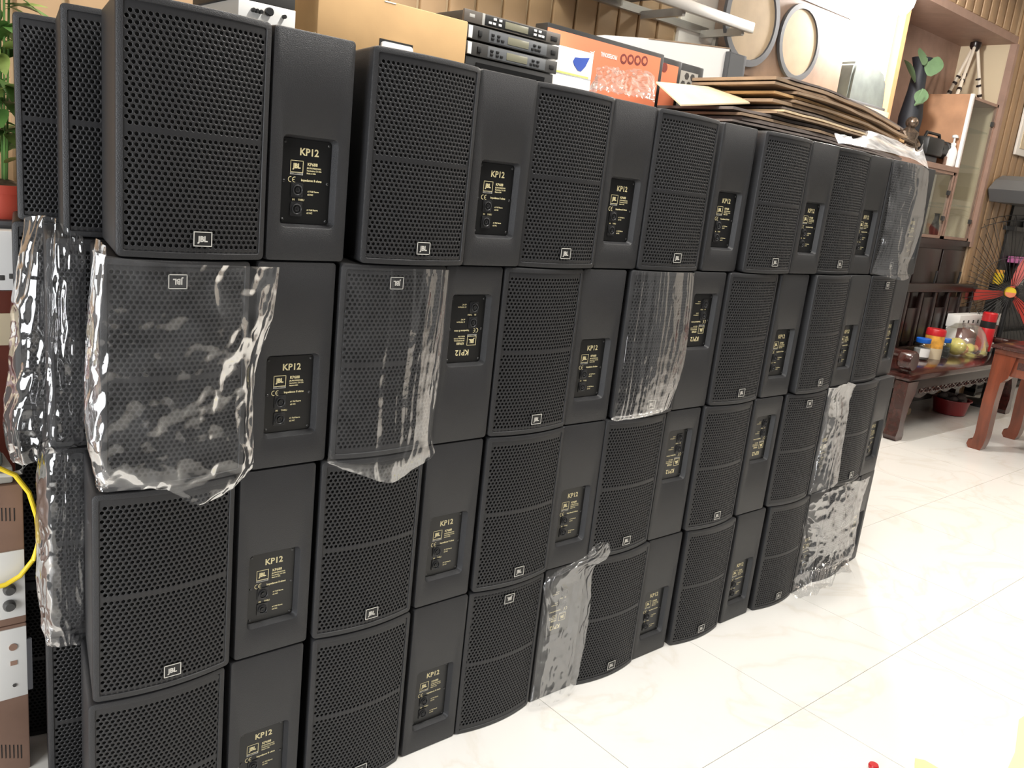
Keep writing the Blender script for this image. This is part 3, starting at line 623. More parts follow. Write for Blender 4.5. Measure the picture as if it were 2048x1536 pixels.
# cartons right of the rack
yw = 0.74
a, c = at(1114, 97, y=yw), at(1181, 165, y=yw)
zt = at(1181, 106, y=yw).z
def swoosh_box(label, z0, z1, sw):
    t = thing('white_carton', label, 'box', ((a.x + c.x) / 2, yw, z0)); P = t.location
    rel(t, (a.x, yw, z0), (c.x, yw + 0.22, z1), WHITE, 'carton', 0.002); rel(t, (a.x + 0.001, yw - 0.001, z0 + 0.004), (c.x - 0.02, yw, z0 + 0.012), LIME, 'lime_stripe')
    if sw:
        b = B(); n = 10; top = []; bot = []
        cxx, czz = (c.x - a.x) / 2 - 0.075, (z1 - z0) * 0.55
        up_pts = [(cxx - 0.05, czz), (cxx - 0.04, czz + 0.018), (cxx - 0.005, czz + 0.021), (cxx + 0.05, czz + 0.030)]; dn = [(cxx + 0.03, czz - 0.01), (cxx + 0.005, czz - 0.035), (cxx - 0.015, czz - 0.034), (cxx - 0.04, czz - 0.015)]
        prism(b, up_pts + dn, -0.0016, -0.0004); obj('blue_emblem', b, BLUE, t)
    return t
zm = at(1114, 146, y=yw).z
swoosh_box('white carton with a lime stripe, under the one with the blue emblem', TZ, zm - 0.001, False)
swoosh_box('white carton with a blue swoosh emblem, right of the rack units', zm, zt, True)
mc = thing('handheld_microphone', 'small pale microphone with a round black head by the white cartons', 'microphone', tuple(at(1120, 166, y=0.60)))
mc.location.z = TZ + 0.03
obj('head', blob(B(), (0, 0, 0.012), 0.030, 0.030, 0.030), BLACK, mc); b = B(); tube(b, [(0.02, 0, 0.008), (0.05, -0.01, 0.006), (0.13, -0.03, 0.0)], [0.016, 0.021, 0.017], 12); obj('handle', b, LGREY, mc)
yo = 0.92
a, c = at(1092, 90, y=yo), at(1320, 180, y=yo); zt = at(1318, 106, y=yo).z
ob = thing('orange_carton', 'wide orange printed carton with four round icons and black edging', 'box', ((a.x + c.x) / 2, yo, TZ)); P = ob.location
rel(ob, (a.x, yo + 0.001, TZ), (c.x, yo + 0.09, zt), BLACK, 'black_edge', 0.006); rel(ob, (a.x, yo - 0.002, TZ), (c.x - 0.03, yo + 0.001, zt - 0.022), ORANGE, 'orange_face')
b = B(); q = at(1217, 112, y=yo) - P; text_into(b, 'PROFESSIONAL', 0.027, q.x, q.z + 0.009, -0.0035, bold=0.0009, flip=True, sx=0.62); q = at(1183, 108, y=yo) - P; text_into(b, 'JBL', 0.027, q.x, q.z + 0.009, -0.0035, bold=0.0009, flip=True, sx=0.8); obj('lettering', b, WHITE, ob, smooth=0)['kind'] = 'stuff'
for u, v in ((1247, 118), (1261, 119), (1275, 121), (1289, 122)):
    q = at(u, v, y=yo - 0.002) - P; b = B(); lathe(b, [(0.024, 0), (0.024, -0.0012)], tuple(q), 18, 1); ic = obj('round_icon', b, MAROON, ob)
    b = B(); lathe(b, [(0.015, -0.0012), (0.015, -0.002)], tuple(q), 5, 1); obj('icon_mark', b, ORANGE, ic)
y2 = 1.00; a, c = at(1318, 120, y=y2), at(1358, 175, y=y2); zt = at(1340, 117, y=y2).z
o2 = thing('orange_carton', 'narrow orange carton with black edging between wide orange and hexagon boxes', 'box', ((a.x + c.x) / 2, y2, TZ)); P = o2.location
rel(o2, (a.x - 0.12, y2 + 0.001, TZ), (c.x, y2 + 0.09, zt), BLACK, 'black_edge', 0.006); rel(o2, (a.x - 0.12, y2 - 0.002, TZ), (c.x - 0.03, y2 + 0.001, zt - 0.03), ORANGE, 'orange_face')
q = at(1328, 135, y=y2) - P; b = B(); lathe(b, [(0.024, 0), (0.024, -0.004)], tuple(q), 18, 1); obj('round_icon', b, MAROON, o2)
rel(o2, (a.x - 0.02, y2 - 0.006, TZ), (a.x + 0.02, y2 - 0.002, TZ + 0.16), WHITE, 'white_strip')
y3 = 1.02; a, c = at(1356, 125, y=y3), at(1403, 175, y=y3); zt = at(1380, 129, y=y3).z
hx = thing('honeycomb_speaker', 'small dark box with a hexagon-pattern front next to the orange cartons', 'speaker', ((a.x + c.x) / 2, y3, TZ)); P = hx.location
rel(hx, (a.x + 0.004, y3, TZ), (c.x, y3 + 0.16, zt), BLACK, 'case', 0.006); rel(hx, (a.x + 0.03, y3 - 0.004, TZ), (c.x - 0.05, y3, zt - 0.04), LGREY, 'grille_plate')
for i in range(4):
    for j in range(9):
        xx = a.x + 0.06 + i * 0.050 + (0.025 if j % 2 else 0); zz = TZ + 0.03 + j * 0.044
        if zz < zt - 0.05 and xx < c.x - 0.06: b = B(); lathe(b, [(0.019, -0.004), (0.019, -0.006)], (xx - P.x, 0, zz - P.z), 6, 1); obj('hexagon', b, DGREY, hx)
y4 = 1.30; a, c = at(1210, 70, y=y4), at(1460, 95, y=y4)
wc = thing('white_carton', 'large plain white carton standing behind the orange cartons', 'box', ((a.x + c.x) / 2, y4, TZ)); P = wc.location
b = B(); prism(b, [(a.x - P.x, 0), (c.x - P.x, 0), (c.x - P.x, c.z - TZ - 0.01), (a.x - P.x + 0.3, at(1290, 77, y=y4).z - TZ), (a.x - P.x, a.z - TZ)], 0, 0.22); obj('carton', b, WHITE, wc)
obj('top_edge', prism(B(), [(a.x - P.x + 0.35, at(1300, 79, y=y4).z - TZ), (c.x - P.x, c.z - TZ - 0.008), (c.x - P.x, c.z - TZ - 0.002), (a.x - P.x + 0.35, at(1300, 79, y=y4).z - TZ + 0.006)], -0.003, 0.2), KRAFT_D, wc)
y5 = 1.27; a, c = at(1460, 102, y=y5), at(1486, 165, y=y5)
gsp = thing('grey_slim_speaker', 'slim upright grey box beside the large white carton', 'speaker', ((a.x + c.x) / 2, y5, TZ))
rel(gsp, (a.x, y5, TZ), (c.x, y5 + 0.22, a.z), RUBBER, 'case', 0.006); rel(gsp, (a.x + 0.01, y5 - 0.004, TZ + 0.01), (c.x - 0.03, y5, a.z - 0.01), MGREY, 'front_face')
# flattened cardboard pile: every sheet its own thing
random.seed(21)
pr = [(2.74, 4.62), ]
zc = TZ + 0.002
def sheet(label, x0, x1, y0, y1, z, th, m, seed=0):
    z_rel = (z - TZ) / 0.34
    bm = B(); n = 14; top = []; bt = []
    for i in range(n + 1):
        t = i / n; x = x0 + (x1 - x0) * t
        dz = 0.012 * noise.noise(Vector((x * 2.3, 3.1, 0))) + 0.0016 * noise.noise(Vector((x * 5, seed * 3.1, 0))) - 0.10 * max(0, (x - 3.6) / 1.1) ** 1.5 * z_rel
        wob = 0.02 * noise.noise(Vector((x * 4, seed * 1.7, 4)))
        top.append([(x, y0 + wob, z + dz + th), (x, y1, z + dz + th)]); bt.append([(x, y0 + wob, z + dz), (x, y1, z + dz)])
    rows = [[bm.verts.new(p) for p in (b_[0], b_[1], t_[1], t_[0])] for t_, b_ in zip(top, bt)]
    for a_, c_ in zip(rows, rows[1:]):
        for k in range(4): bm.faces.new((a_[k], a_[(k + 1) % 4], c_[(k + 1) % 4], c_[k]))
    bm.faces.new(rows[0][::-1]); bm.faces.new(rows[-1])
    o = obj('cardboard_sheet', bm, m, smooth=0); tag(o, label, 'cardboard', 'flattened cartons piled on the speakers'); return o
NS = 17
names = ['lowest', 'second from bottom', 'third from bottom', 'fourth from bottom', 'fifth from bottom', 'sixth from bottom', 'seventh from bottom', 'eighth from bottom', 'middle', 'eighth from top', 'seventh from top', 'sixth from top', 'fifth from top', 'fourth from top', 'third from top', 'second from top', 'topmost']
for k in range(NS):
    f = k / (NS - 1)
    m = [KRAFT_G, KRAFT_G, KRAFT_D, KRAFT_G, KRAFT_G, KRAFT_D, KRAFT_G, KRAFT_D, KRAFT_L, KRAFT_G, KRAFT_D, KRAFT_D, KRAFT, KRAFT_D, KRAFT_D, KRAFT_D, KRAFT_G][k]  # grey and dull sheets have shade painted in, the light one a lit edge
    xa = (3.28 if k >= 7 else 2.86) + random.uniform(-.11, .10); xb = 4.70 - 0.10 * abs(f - .6) + random.uniform(-.12, .03)
    sheet('%s flattened brown carton in the pile on the speakers' % names[k], xa, xb, 0.47 + random.uniform(-.03, .04), 1.42 + random.uniform(-.06, .06) if k >= 7 else 1.15, zc + 0.010 + k * 0.0205, random.choice((0.010, 0.013, 0.016)), m, seed=k)
# an opened light flap at the left of the pile
b = B(); pts = [at(1312, 163, y=0.66), at(1362, 209, y=0.52), at(1500, 205, y=0.60), at(1450, 176, y=1.0), at(1352, 170, y=0.95)]
loft(b, [[p for p in pts], [p + Vector((0, 0, -0.007)) for p in pts]]); tag(obj('cardboard_flap', b, KRAFT_L, smooth=0), 'bright open carton flap at the left end of the cardboard pile', 'cardboard')

# ------------------------------------------------------------------ rosewood bench, its load and the things around it
def poly_leg(t, pts, y0, y1, m, name='leg', ax='y'):
    return obj(name, prism(B(), pts, y0, y1, ax), m, t)
bench = thing('rosewood_bench', 'long dark rosewood bench with carved apron and scroll arm, right background', 'bench', (9.1, 1.7, 0))
P = bench.location; X0, X1, Y0, Y1, BZ = 7.50, 10.45, 1.33, 2.085, 0.665
rel(bench, (X0, Y0, BZ - 0.06), (X1, Y1, BZ), ROSE, 'seat', 0.012); rel(bench, (X0 + 0.02, Y0 + 0.02, BZ - 0.16), (X1 - 0.02, Y0 + 0.06, BZ - 0.062), WALNUT, 'apron', 0.006)
rel(bench, (X0 + 0.02, Y0 + 0.06, BZ - 0.16), (X0 + 0.06, Y1 - 0.03, BZ - 0.062), WALNUT, 'end_apron', 0.006)
b = B(); n = 60; pr = []
for i in range(n + 1):
    t = i / n; pr.append((X0 + 0.25 + (X1 - X0 - 0.5) * t - P.x, BZ - 0.205 - 0.035 * abs(math.sin(t * 26)) - 0.03 * (2 * t - 1) ** 4 - P.z))
prism(b, [(X0 + 0.20 - P.x, BZ - 0.16)] + pr + [(X1 - 0.2 - P.x, BZ - 0.16)], Y0 + 0.025 - P.y, Y0 + 0.05 - P.y); sk = obj('carved_skirt', b, WALNUT, bench)
for i in range(12):
    xx = X0 + 0.42 + i * 0.19 - P.x; b = B(); tube(b, [(xx + 0.08 * math.cos(a), Y0 + 0.022 - P.y, BZ - 0.185 + 0.022 * math.sin(2 * a)) for a in [k * PI / 8 for k in range(16)]], 0.007, 5, closed=True); obj('carved_scroll', b, ROSE, sk)
for xx, s_ in ((X0, 1), (X1, -1)):
    for yy in (Y0, Y1 - 0.14):
        pts = [(xx + s_ * a - P.x, z) for a, z in ((0.0, BZ - 0.07), (0.22, BZ - 0.07), (0.20, BZ - 0.20), (0.13, 0.34), (0.10, 0.18), (0.12, 0.10), (0.14, 0.05), (0.12, 0.0), (0.0, 0.0), (-0.03, 0.05), (0.0, 0.12), (-0.005, 0.3))]
        poly_leg(bench, pts if s_ > 0 else pts[::-1], yy - P.y, yy + 0.13 - P.y, ROSE)
rel(bench, (X0 + 0.02, Y1 - 0.07, BZ), (X1 - 0.02, Y1 - 0.02, BZ + 0.08), WALNUT, 'back_lower_rail', 0.006); rel(bench, (X0 + 0.02, Y1 - 0.08, BZ + 0.70), (X1 - 0.02, Y1 - 0.02, BZ + 0.80), WALNUT, 'back_top_rail', 0.015)
for i in range(9):
    xx = X0 + 0.05 + i * (X1 - X0 - 0.16) / 8; rel(bench, (xx, Y1 - 0.07, BZ + 0.08), (xx + 0.06, Y1 - 0.025, BZ + 0.70), WALNUT, 'back_post', 0.006)
    if i < 8: rel(bench, (xx + 0.12, Y1 - 0.055, BZ + 0.14), (xx + 0.36, Y1 - 0.035, BZ + 0.52 if i % 2 else BZ + 0.64), WALNUT, 'back_panel', 0.004)
for xx in (X0 + 0.05, X1 - 0.15):
    b = B(); lathe(b, [(0.09, 0), (0.10, 0.02), (0.10, 0.12), (0.085, 0.14)], (xx + 0.05 - P.x, Y0 + 0.03 - P.y, BZ + 0.13), 20, 1); obj('arm_scroll', b, ROSE, bench)
    rel(bench, (xx, Y0 + 0.10, BZ + 0.15), (xx + 0.10, Y1 - 0.06, BZ + 0.22), ROSE, 'arm', 0.02); rel(bench, (xx + 0.01, Y0 + 0.06, BZ), (xx + 0.09, Y0 + 0.14, BZ + 0.18), ROSE, 'arm_post', 0.01)
def on_bench(u, v):
    q = at(u, v, z=BZ + 0.001)
    if q.y > 1.78: q = at(u, v, y=1.78)
    return Vector((q.x, q.y, BZ + 0.001))
JAR = glass_mat('jar_plastic', (0.80, 0.82, 0.83), 0.10)
def jar(label, u, v, r, hgt, capm, lab=None, fill=None):
    p = on_bench(u, v); t = thing('jar', label, 'jar', p)
    b = B(); lathe(b, [(r * .9, 0), (r, 0.015), (r, hgt * .68), (r * .8, hgt * .80)], n=18); obj('body', b, JAR, t)
    b = B(); lathe(b, [(r * .86, hgt * .79), (r * .9, hgt * .82), (r * .9, hgt * .98), (r * .85, hgt)], n=18); obj('cap', b, capm, t)
    if fill: b = B(); lathe(b, [(r * .8, 0.012), (r * .93, 0.03), (r * .93, hgt * .5), (r * .7, hgt * .55)], n=14); obj('contents', b, fill, t)
    if lab:
        b = B(); L = [[Vector((r * 1.01 * math.cos(a), r * 1.01 * math.sin(a), z)) for a in [-2.9 + k * 0.22 for k in range(8)]] for z in (hgt * .15, hgt * .55)]
        va = [[b.verts.new(q) for q in l] for l in L]
        for k in range(7): b.faces.new((va[0][k], va[0][k + 1], va[1][k + 1], va[1][k]))
        obj('paper_label', b, lab, t)
jar('blue-capped clear plastic jar with a white label, left end of the bench', 1845, 692, 0.085, 0.235, CAPBLUE, WHITE, LGREY)
jar('blue-capped jar partly behind the fruit bag on the bench', 1888, 688, 0.078, 0.215, CAPBLUE, None, GREYCLOTH)
p = on_bench(1868, 684); tn = thing('tin', 'tall orange and cream tin with red rim standing between the jars', 'tin', p)
b = B(); lathe(b, [(0.098, 0), (0.10, 0.01), (0.10, 0.30), (0.098, 0.31)], n=20); obj('body', b, TINORG, tn); b = B(); lathe(b, [(0.103, 0.26), (0.103, 0.315), (0.095, 0.33), (0.08, 0.33)], n=20); obj('rim', b, REDP, tn)
b = B(); lathe(b, [(0.1015, 0.0), (0.1015, 0.12)], n=20); obj('cream_band', b, CREAM, tn)
FR = on_bench(1910, 702)
o = obj('pomelo', blob(B(), (FR.x, FR.y, BZ + 0.105), 0.11, 0.11, 0.10, 16), FRUIT); tag(o, 'large pale yellow round fruit in the clear bag on the bench', 'fruit')
for i, (du, r, m, lb) in enumerate(((20, .058, PEACH, 'peach-coloured fruit right beside the large yellow one'), (32, .062, FRUIT, 'smaller yellow fruit behind the peach-coloured one'), (43, .05, PEACH, 'small peach-toned fruit nearest the red flask'))):
    q = on_bench(1906 + du, 701 - i); tag(obj('fruit', blob(B(), (q.x, q.y, BZ + r + 0.003), r, r, r * .95, 14), m), lb, 'fruit')
p = on_bench(1962, 707); tf = thing('red_flask', 'red vacuum flask with black band and black side grip on the bench', 'flask', p)
b = B(); lathe(b, [(0.088, 0.03), (0.09, 0.05), (0.09, 0.30), (0.08, 0.33)], n=22); obj('body', b, REDP, tf)
b = B(); lathe(b, [(0.09, 0), (0.093, 0.01), (0.093, 0.04), (0.088, 0.045)], n=22); lathe(b, [(0.082, 0.31), (0.084, 0.32), (0.084, 0.395), (0.076, 0.40)], n=22); obj('black_band', b, BLACK, tf)
b = B(); lathe(b, [(0.078, 0.395), (0.082, 0.40), (0.082, 0.49), (0.07, 0.505)], n=22); obj('cup_lid', b, REDP, tf); obj('grip', box(B(), (0.075, -0.04, 0.0), (0.125, 0.04, 0.38), 0.015), BLACK, tf)
p = on_bench(1915, 700); p.y = 1.86
wx = thing('white_box', 'white lidded box with small dark marks behind the fruit on the bench', 'box', (9.55, 1.86, BZ + 0.001)); Q = wx.location
b0, b1 = at(1908, 690, y=1.86).x, at(1990, 690, y=1.86).x; zt_ = at(1908, 632, y=1.86).z
obj('carton', box(B(), (b0 - Q.x + 0.01, 0.01, 0), (b1 - Q.x - 0.01, 0.14, zt_ - Q.z - 0.14), 0.004), WHITE, wx); obj('lid', box(B(), (b0 - Q.x, 0, zt_ - Q.z - 0.15), (b1 - Q.x, 0.15, zt_ - Q.z), 0.006), WHITE, wx)
for i in range(5): obj('dark_mark', box(B(), (b0 - Q.x + 0.10 + i * 0.14, -0.0012, zt_ - Q.z - 0.10), (b0 - Q.x + 0.14 + i * 0.14, 0, zt_ - Q.z - 0.06), 0), DGREY, wx)
obj('red_band', box(B(), (b0 - Q.x + 0.011, 0.0088, 0.16), (b1 - Q.x - 0.011, 0.0098, zt_ - Q.z - 0.15)), MAROON, wx)
rb = thing('red_basin', 'dark red plastic basin on the floor under the bench', 'basin', at(1897, 826, z=0)); rb.location.z = 0.001
b = B(); lathe(b, [(0.15, 0), (0.17, 0.01), (0.20, 0.17), (0.22, 0.175), (0.22, 0.185), (0.19, 0.18), (0.155, 0.02)], n=22); obj('bowl', b, mat('basin_red', (0.22, 0.012, 0.015), 0.4), rb)
b = B()
for k in range(12):
    a = k * 2 * PI / 12; blob(b, (0.12 * math.cos(a) * (0.6 + .4 * (k % 2)), 0.12 * math.sin(a), 0.17 + 0.02 * (k % 3)), 0.05, 0.05, 0.035, 7)
obj('contents', b, KRAFT_G, rb)['kind'] = 'stuff'
tag(obj('slippers', box(B(), (8.62, 1.80, 0.001), (8.86, 1.93, 0.09), 0.03), KRAFT_L), 'pale shoe on the floor under the left end of the bench', 'shoe').name = 'shoe'
# fan
fan = thing('pedestal_fan', 'pedestal fan with red blades and yellow hub at the right edge', 'fan', (10.95, 1.70, 0))
hubp = at(2019, 585, y=1.70); fan.location.x = hubp.x
b = B(); lathe(b, [(0.26, 0), (0.26, 0.03), (0.06, 0.06), (0.035, 0.08), (0.03, hubp.z - 0.12)], n=20); lathe(b, [(0.05, hubp.z - 0.18), (0.07, hubp.z - 0.05)], n=14); obj('stand', b, BLACK, fan)
fd = Vector((-0.86, -0.50, 0.06)).normalized(); fm = fd.to_track_quat('Y', 'Z').to_matrix().to_4x4(); fo = Vector((0, -0.0, hubp.z))
def fan_part(name, bm, m, par=fan):
    bm.transform(Matrix.Translation(fo) @ fm); return obj(name, bm, m, par)
RF = (at(1953, 585, y=1.70) - hubp).length * 0.93
b = B(); lathe(b, [(0.10, -0.24), (0.12, -0.2), (0.12, -0.06), (0.08, -0.02)], n=18, ax=1); fan_part('motor', b, BLACK)
b = B(); lathe(b, [(0.005, 0.065), (0.062, 0.06), (0.068, 0.03), (0.068, 0.0)][::-1], n=20, ax=1); h_ = fan_part('hub', b, YELLOW)
b = B(); loft(b, [[Vector((x, y, z)) for x, z in [(0.060 * math.cos(a), 0.060 * math.sin(a)) for a in [PI + k * PI / 10 for k in range(11)]]] for y in (0.061, 0.0665)]); fan_part('orange_half', b, ORANGE, h_)
for k in range(3):
    b = B(); a0 = math.radians(-16 + k * 120); N = 10; rows = []
    for i in range(N + 1):
        t = i / N; R_ = 0.05 + (RF * 0.92 - 0.05) * t; sw_ = a0 + 0.35 * t * t; wd = (0.06 + 0.055 * math.sin(PI * t)) * (1 if t < .9 else .55)
        rows.append([(R_ * math.cos(sw_ + s_ * wd / max(R_, .12)) , 0.012 + s_ * 0.028, R_ * math.sin(sw_ + s_ * wd / max(R_, .12))) for s_ in (-.6, 0, .6)])
    vv = [[b.verts.new(q) for q in r_] for r_ in rows]; v2 = [[b.verts.new((q[0], q[1] + 0.004, q[2])) for q in r_] for r_ in rows]
    for S, fl in ((vv, 0), (v2, 1)):
        for r0, r1 in zip(S, S[1:]):
            for j in range(2): b.faces.new((r0[j], r0[j + 1], r1[j + 1], r1[j]) if fl else (r0[j], r1[j], r1[j + 1], r0[j + 1]))
    fan_part('blade', b, FANRED)
b = B()
for rr_, yy in ((RF, 0.0), (RF * .93, 0.07), (RF * .93, -0.08), (RF * .45, 0.10), (0.085, 0.105)): tube(b, [(rr_ * math.cos(k * PI / 20), yy, rr_ * math.sin(k * PI / 20)) for k in range(40)], 0.004, 5, closed=True)
for k in range(48):
    a = k * 2 * PI / 48; c_, s_ = math.cos(a), math.sin(a)
    tube(b, [(0.085 * c_, 0.105, 0.085 * s_), (RF * .45 * c_, 0.10, RF * .45 * s_), (RF * .93 * c_, 0.07, RF * .93 * s_), (RF * c_, 0, RF * s_), (RF * .93 * c_, -0.08, RF * .93 * s_), (0.11 * c_, -0.10, 0.11 * s_)], 0.0034, 4)
fan_part('wire_cage', b, BLACK)['kind'] = 'stuff'
# dark shelf with jars behind the fan
sr_ = thing('dark_shelf', 'dark open shelf with jars against the striped wall, right edge', 'shelf', (12.6, 1.9, 0)); 
sx0 = at(2012, 520, y=2.0).x
for zz in (0.05, 0.8, 1.42, 2.15): rel(sr_, (sx0 - 0.1, 1.95, zz), (13.6, 2.088, zz + 0.05), BLACK, 'shelf_board')
rel(sr_, (sx0 + 0.02, 2.06, 0.05), (13.6, 2.088, 2.5), BLACK, 'back_panel')
for xx in (sx0 - 0.1, 13.55): rel(sr_, (xx, 1.955, 0), (xx + 0.05, 2.088, 1.46 if xx < 13 else 2.5), BLACK, 'side_panel')
def shelf_jar(label, u, v0, v1, y, r, m, capm):
    top = at(u, v0, y=y); zb = 1.471; t = thing('jar', label, 'jar', (top.x, y, zb)); hh = max(0.12, top.z - zb)
    b = B(); lathe(b, [(r, 0), (r, hh * .72), (r * .8, hh * .78)], n=16); obj('body', b, m, t); b = B(); lathe(b, [(r * .85, hh * .77), (r * .88, hh), (r * .8, hh * 1.01)], n=16); obj('cap', b, capm, t)
shelf_jar('yellow jar on the dark shelf left of the upright red fan blade', 2001, 540, 562, 2.0, 0.06, YELLOW, TINORG)
shelf_jar('pale jar on the dark shelf right of the upright red fan blade', 2041, 545, 570, 2.0, 0.06, LGREY, WHITE)
q = at(2030, 531, y=2.0); tag(obj('pink_box', box(B(), (q.x - 0.16, 1.96, 1.75), (q.x + 0.35, 2.05, 1.83), 0.004), PINK), 'flat pink box on the dark shelf above the yellow jar', 'box')
tag(obj('book_pile', box(B(), (q.x + 0.0, 1.965, 1.471), (q.x + 0.33, 2.045, 1.749), 0.01), WALNUT), 'dark pile under the pink box on the dark shelf', 'box').name = 'storage_box'
for i, (u, v, lb) in enumerate(((2046, 492, 'white cup on the top board of the dark shelf, upper one'), (2042, 512, 'white cup on the dark shelf just below the upper cup'))):
    q = at(u, v, y=2.01); zb = 2.201 if i == 0 else 1.85
    if i == 0: b = B(); lathe(b, [(0.04, 0), (0.06, 0.03), (0.07, 0.12), (0.062, 0.118), (0.05, 0.03)], (q.x, 2.01, 2.201), 14); tag(obj('cup', b, WHITE), 'white cup on the top board of the dark shelf', 'cup')
# grey lamp shade / picture at the right edge of the striped wall
q0, q1 = at(2030, 300, y=2.07), at(2046, 225, y=2.07)
pf = thing('wall_frame', 'pale framed panel on the striped wall at the right edge', 'picture', ((q0.x + 0.5), 2.07, q0.z))
rel(pf, (q0.x, 2.055, q0.z - 0.05), (q0.x + 1.1, 2.088, q0.z + 1.0), PALEWALL, 'frame', 0.008); rel(pf, (q0.x + 0.08, 2.048, q0.z + 0.03), (q0.x + 1.02, 2.0555, q0.z + 0.92), CREAM, 'panel')
q = at(2040, 380, y=1.8); b = B(); loft(b, [[Vector((x, y, z)) for x, y in ((q.x - 0.22 + k, 1.62), (q.x + 0.9, 1.62), (q.x + 0.9, 2.07), (q.x - 0.22 + k, 2.07))] for z, k in ((q.z - 0.16, 0.12), (q.z - 0.02, 0.0), (q.z + 0.10, 0.16), (q.z + 0.16, 0.34))])
tag(obj('wall_heater', b, MGREY, smooth=0), 'grey angular wall unit above the dark shelf, right edge', 'appliance').name = 'wall_unit'
# table at the right edge
tb = thing('rosewood_table', 'reddish rosewood table with scroll-footed leg at the right edge', 'table', (8.9, 0.0, 0)); P = tb.location
TX, TY, TT = 8.12, 0.86, 1.055
rel(tb, (TX - 0.03, -0.9, TT - 0.035), (TX + 1.1, TY + 0.03, TT), ROSE, 'top', 0.008); rel(tb, (TX, -0.87, TT - 0.085), (TX + 1.07, TY, TT - 0.036), ROSE_L, 'top_moulding', 0.006)
rel(tb, (TX + 0.03, -0.84, TT - 0.28), (TX + 0.07, TY - 0.14, TT - 0.086), ROSE_L, 'end_apron', 0.004); rel(tb, (TX + 0.16, TY - 0.06, TT - 0.22), (TX + 0.95, TY - 0.02, TT - 0.086), ROSE_L, 'side_apron', 0.004)
rel(tb, (TX + 0.026, -0.70, TT - 0.20), (TX + 0.031, TY - 0.22, TT - 0.13), ROSE, 'drawer_front', 0.002)
for sx_, xx in ((1, TX + 0.01), (-1, TX + 1.06)):
    for sy_, yy in ((-1, TY), (1, -0.86)):
        pts = [(0, TT - 0.086), (0.20 * 1.0, TT - 0.086), (0.17, TT - 0.30), (0.115, TT - 0.36), (0.105, 0.5), (0.11, 0.15), (0.10, 0.06), (0.08, 0.0), (-0.03, 0.0), (-0.055, 0.035), (-0.045, 0.085), (-0.01, 0.09), (0.0, 0.16), (-0.008, 0.5), (0.0, TT - 0.36)]
        pp = [(yy + sy_ * a - P.y, z) for a, z in pts]
        poly_leg(tb, pp if sy_ > 0 else pp[::-1], xx - P.x if sx_ > 0 else xx - 0.13 - P.x, xx + 0.13 - P.x if sx_ > 0 else xx - P.x, ROSE_L, 'leg', 'x')
# scraps at the lower right corner
def scrap(label, pts, m, h=0.004):
    b = B(); pp = [at(u, v, z=0.001) for u, v in pts]; loft(b, [[p for p in pp], [p + Vector((0, 0, h)) for p in pp]]); return tag(obj('paper_scrap', b, m, smooth=0), label, 'paper')
scrap('pale yellow paper scrap at the bottom edge, right of the red cap', [(1828, 1560), (1830, 1518), (1850, 1522), (1890, 1545), (1900, 1570)], mat('paper_yellow', (0.85, 0.80, 0.35), 0.7))
scrap('pale yellow printed sheet in the lower right corner on the floor', [(2005, 1560), (2030, 1505), (2038, 1440), (2060, 1425), (2090, 1470), (2090, 1560)], mat('paper_pale', (0.86, 0.82, 0.42), 0.7))
q = at(1746, 1536, z=0.0); b = B(); lathe(b, [(0.018, 0.001), (0.02, 0.012), (0.017, 0.018)], (q.x, q.y, 0), 16); tag(obj('bottle_cap', b, REDP), 'small red bottle cap on the floor at the bottom edge', 'cap')

# ------------------------------------------------------------------ left edge: amplifiers, cupboard, plant
AX = -0.212
def amp(label, z0, z1, kind):
    t = thing('brown_amplifier', label, 'amplifier', (-0.55, 0.62, z0)); P = t.location
    rel(t, (-0.90, 0.62, z0), (AX, 0.785, z1), AMPBR, 'case', 0.006)
    def fp(u0, v0, u1, v1, m, nm, d=0.004, bev=0.001):
        a, c = at(u0, v0, y=0.62), at(u1, v1, y=0.62); return rel(t, (a.x, 0.62 - d, max(c.z, z0 + 0.01)), (min(c.x, AX - 0.003), 0.621, min(a.z, z1 - 0.01)), m, nm, bev)
    if kind == 'top':
        f_ = fp(-140, 1130, 54, 1228, WHITEP, 'white_panel')
        for u in (2, 10, 18, 27): fp(u, 1016, u + 3, 1042, BLACK, 'vent_slot', 0.001, 0)
        for v in (1178, 1210):
            q = at(18, v, y=0.616) - P; b = B(); lathe(b, [(0.018, 0), (0.018, -0.012), (0.013, -0.02)], tuple(q), 16, 1); obj('knob', b, DGREY, t)
    else:
        fp(-140, 1272, 62, 1385, WHITEP, 'white_panel'); fp(62, 1275, 76, 1372, RUBBER, 'grey_edge_strip', 0.006)
        for u in (2, 10, 18, 26, 34, 41): fp(u, 1490, u + 3, 1516, BLACK, 'vent_slot', 0.001, 0)
        q = at(26, 1294, y=0.616) - P; b = B(); lathe(b, [(0.012, 0), (0.012, -0.003)], tuple(q), 16, 1); obj('port', b, AMPBR, t); fp(20, 1322, 34, 1327, AMPBR, 'port', 0.006, 0)
        q = at(29, 1370, y=0.616) - P; b = B(); lathe(b, [(0.006, 0), (0.006, -0.004)], tuple(q), 6, 1); obj('port', b, DGREY, t)
zs = at(60, 1243, y=0.62).z
amp('old brown amplifier with round port and vents, on the floor at left edge', 0.0, zs, 'low')
amp('old brown amplifier with two grey knobs, stacked on the other at left', zs + 0.001, at(58, 965, y=0.62).z, 'top')
za = at(58, 965, y=0.62).z
lb_ = thing('grey_connector_box', 'dusty grey box with a loose cable, topmost on the brown amplifiers', 'box', (-0.55, 0.62, za + 0.001)); Pq = lb_.location
rel(lb_, (-0.9, 0.63, za + 0.001), (-0.235, 0.78, za + 0.055), LGREY, 'case', 0.008); rel(lb_, (-0.8, 0.64, za + 0.0555), (-0.26, 0.77, za + 0.10), GREYCLOTH, 'cover', 0.01)
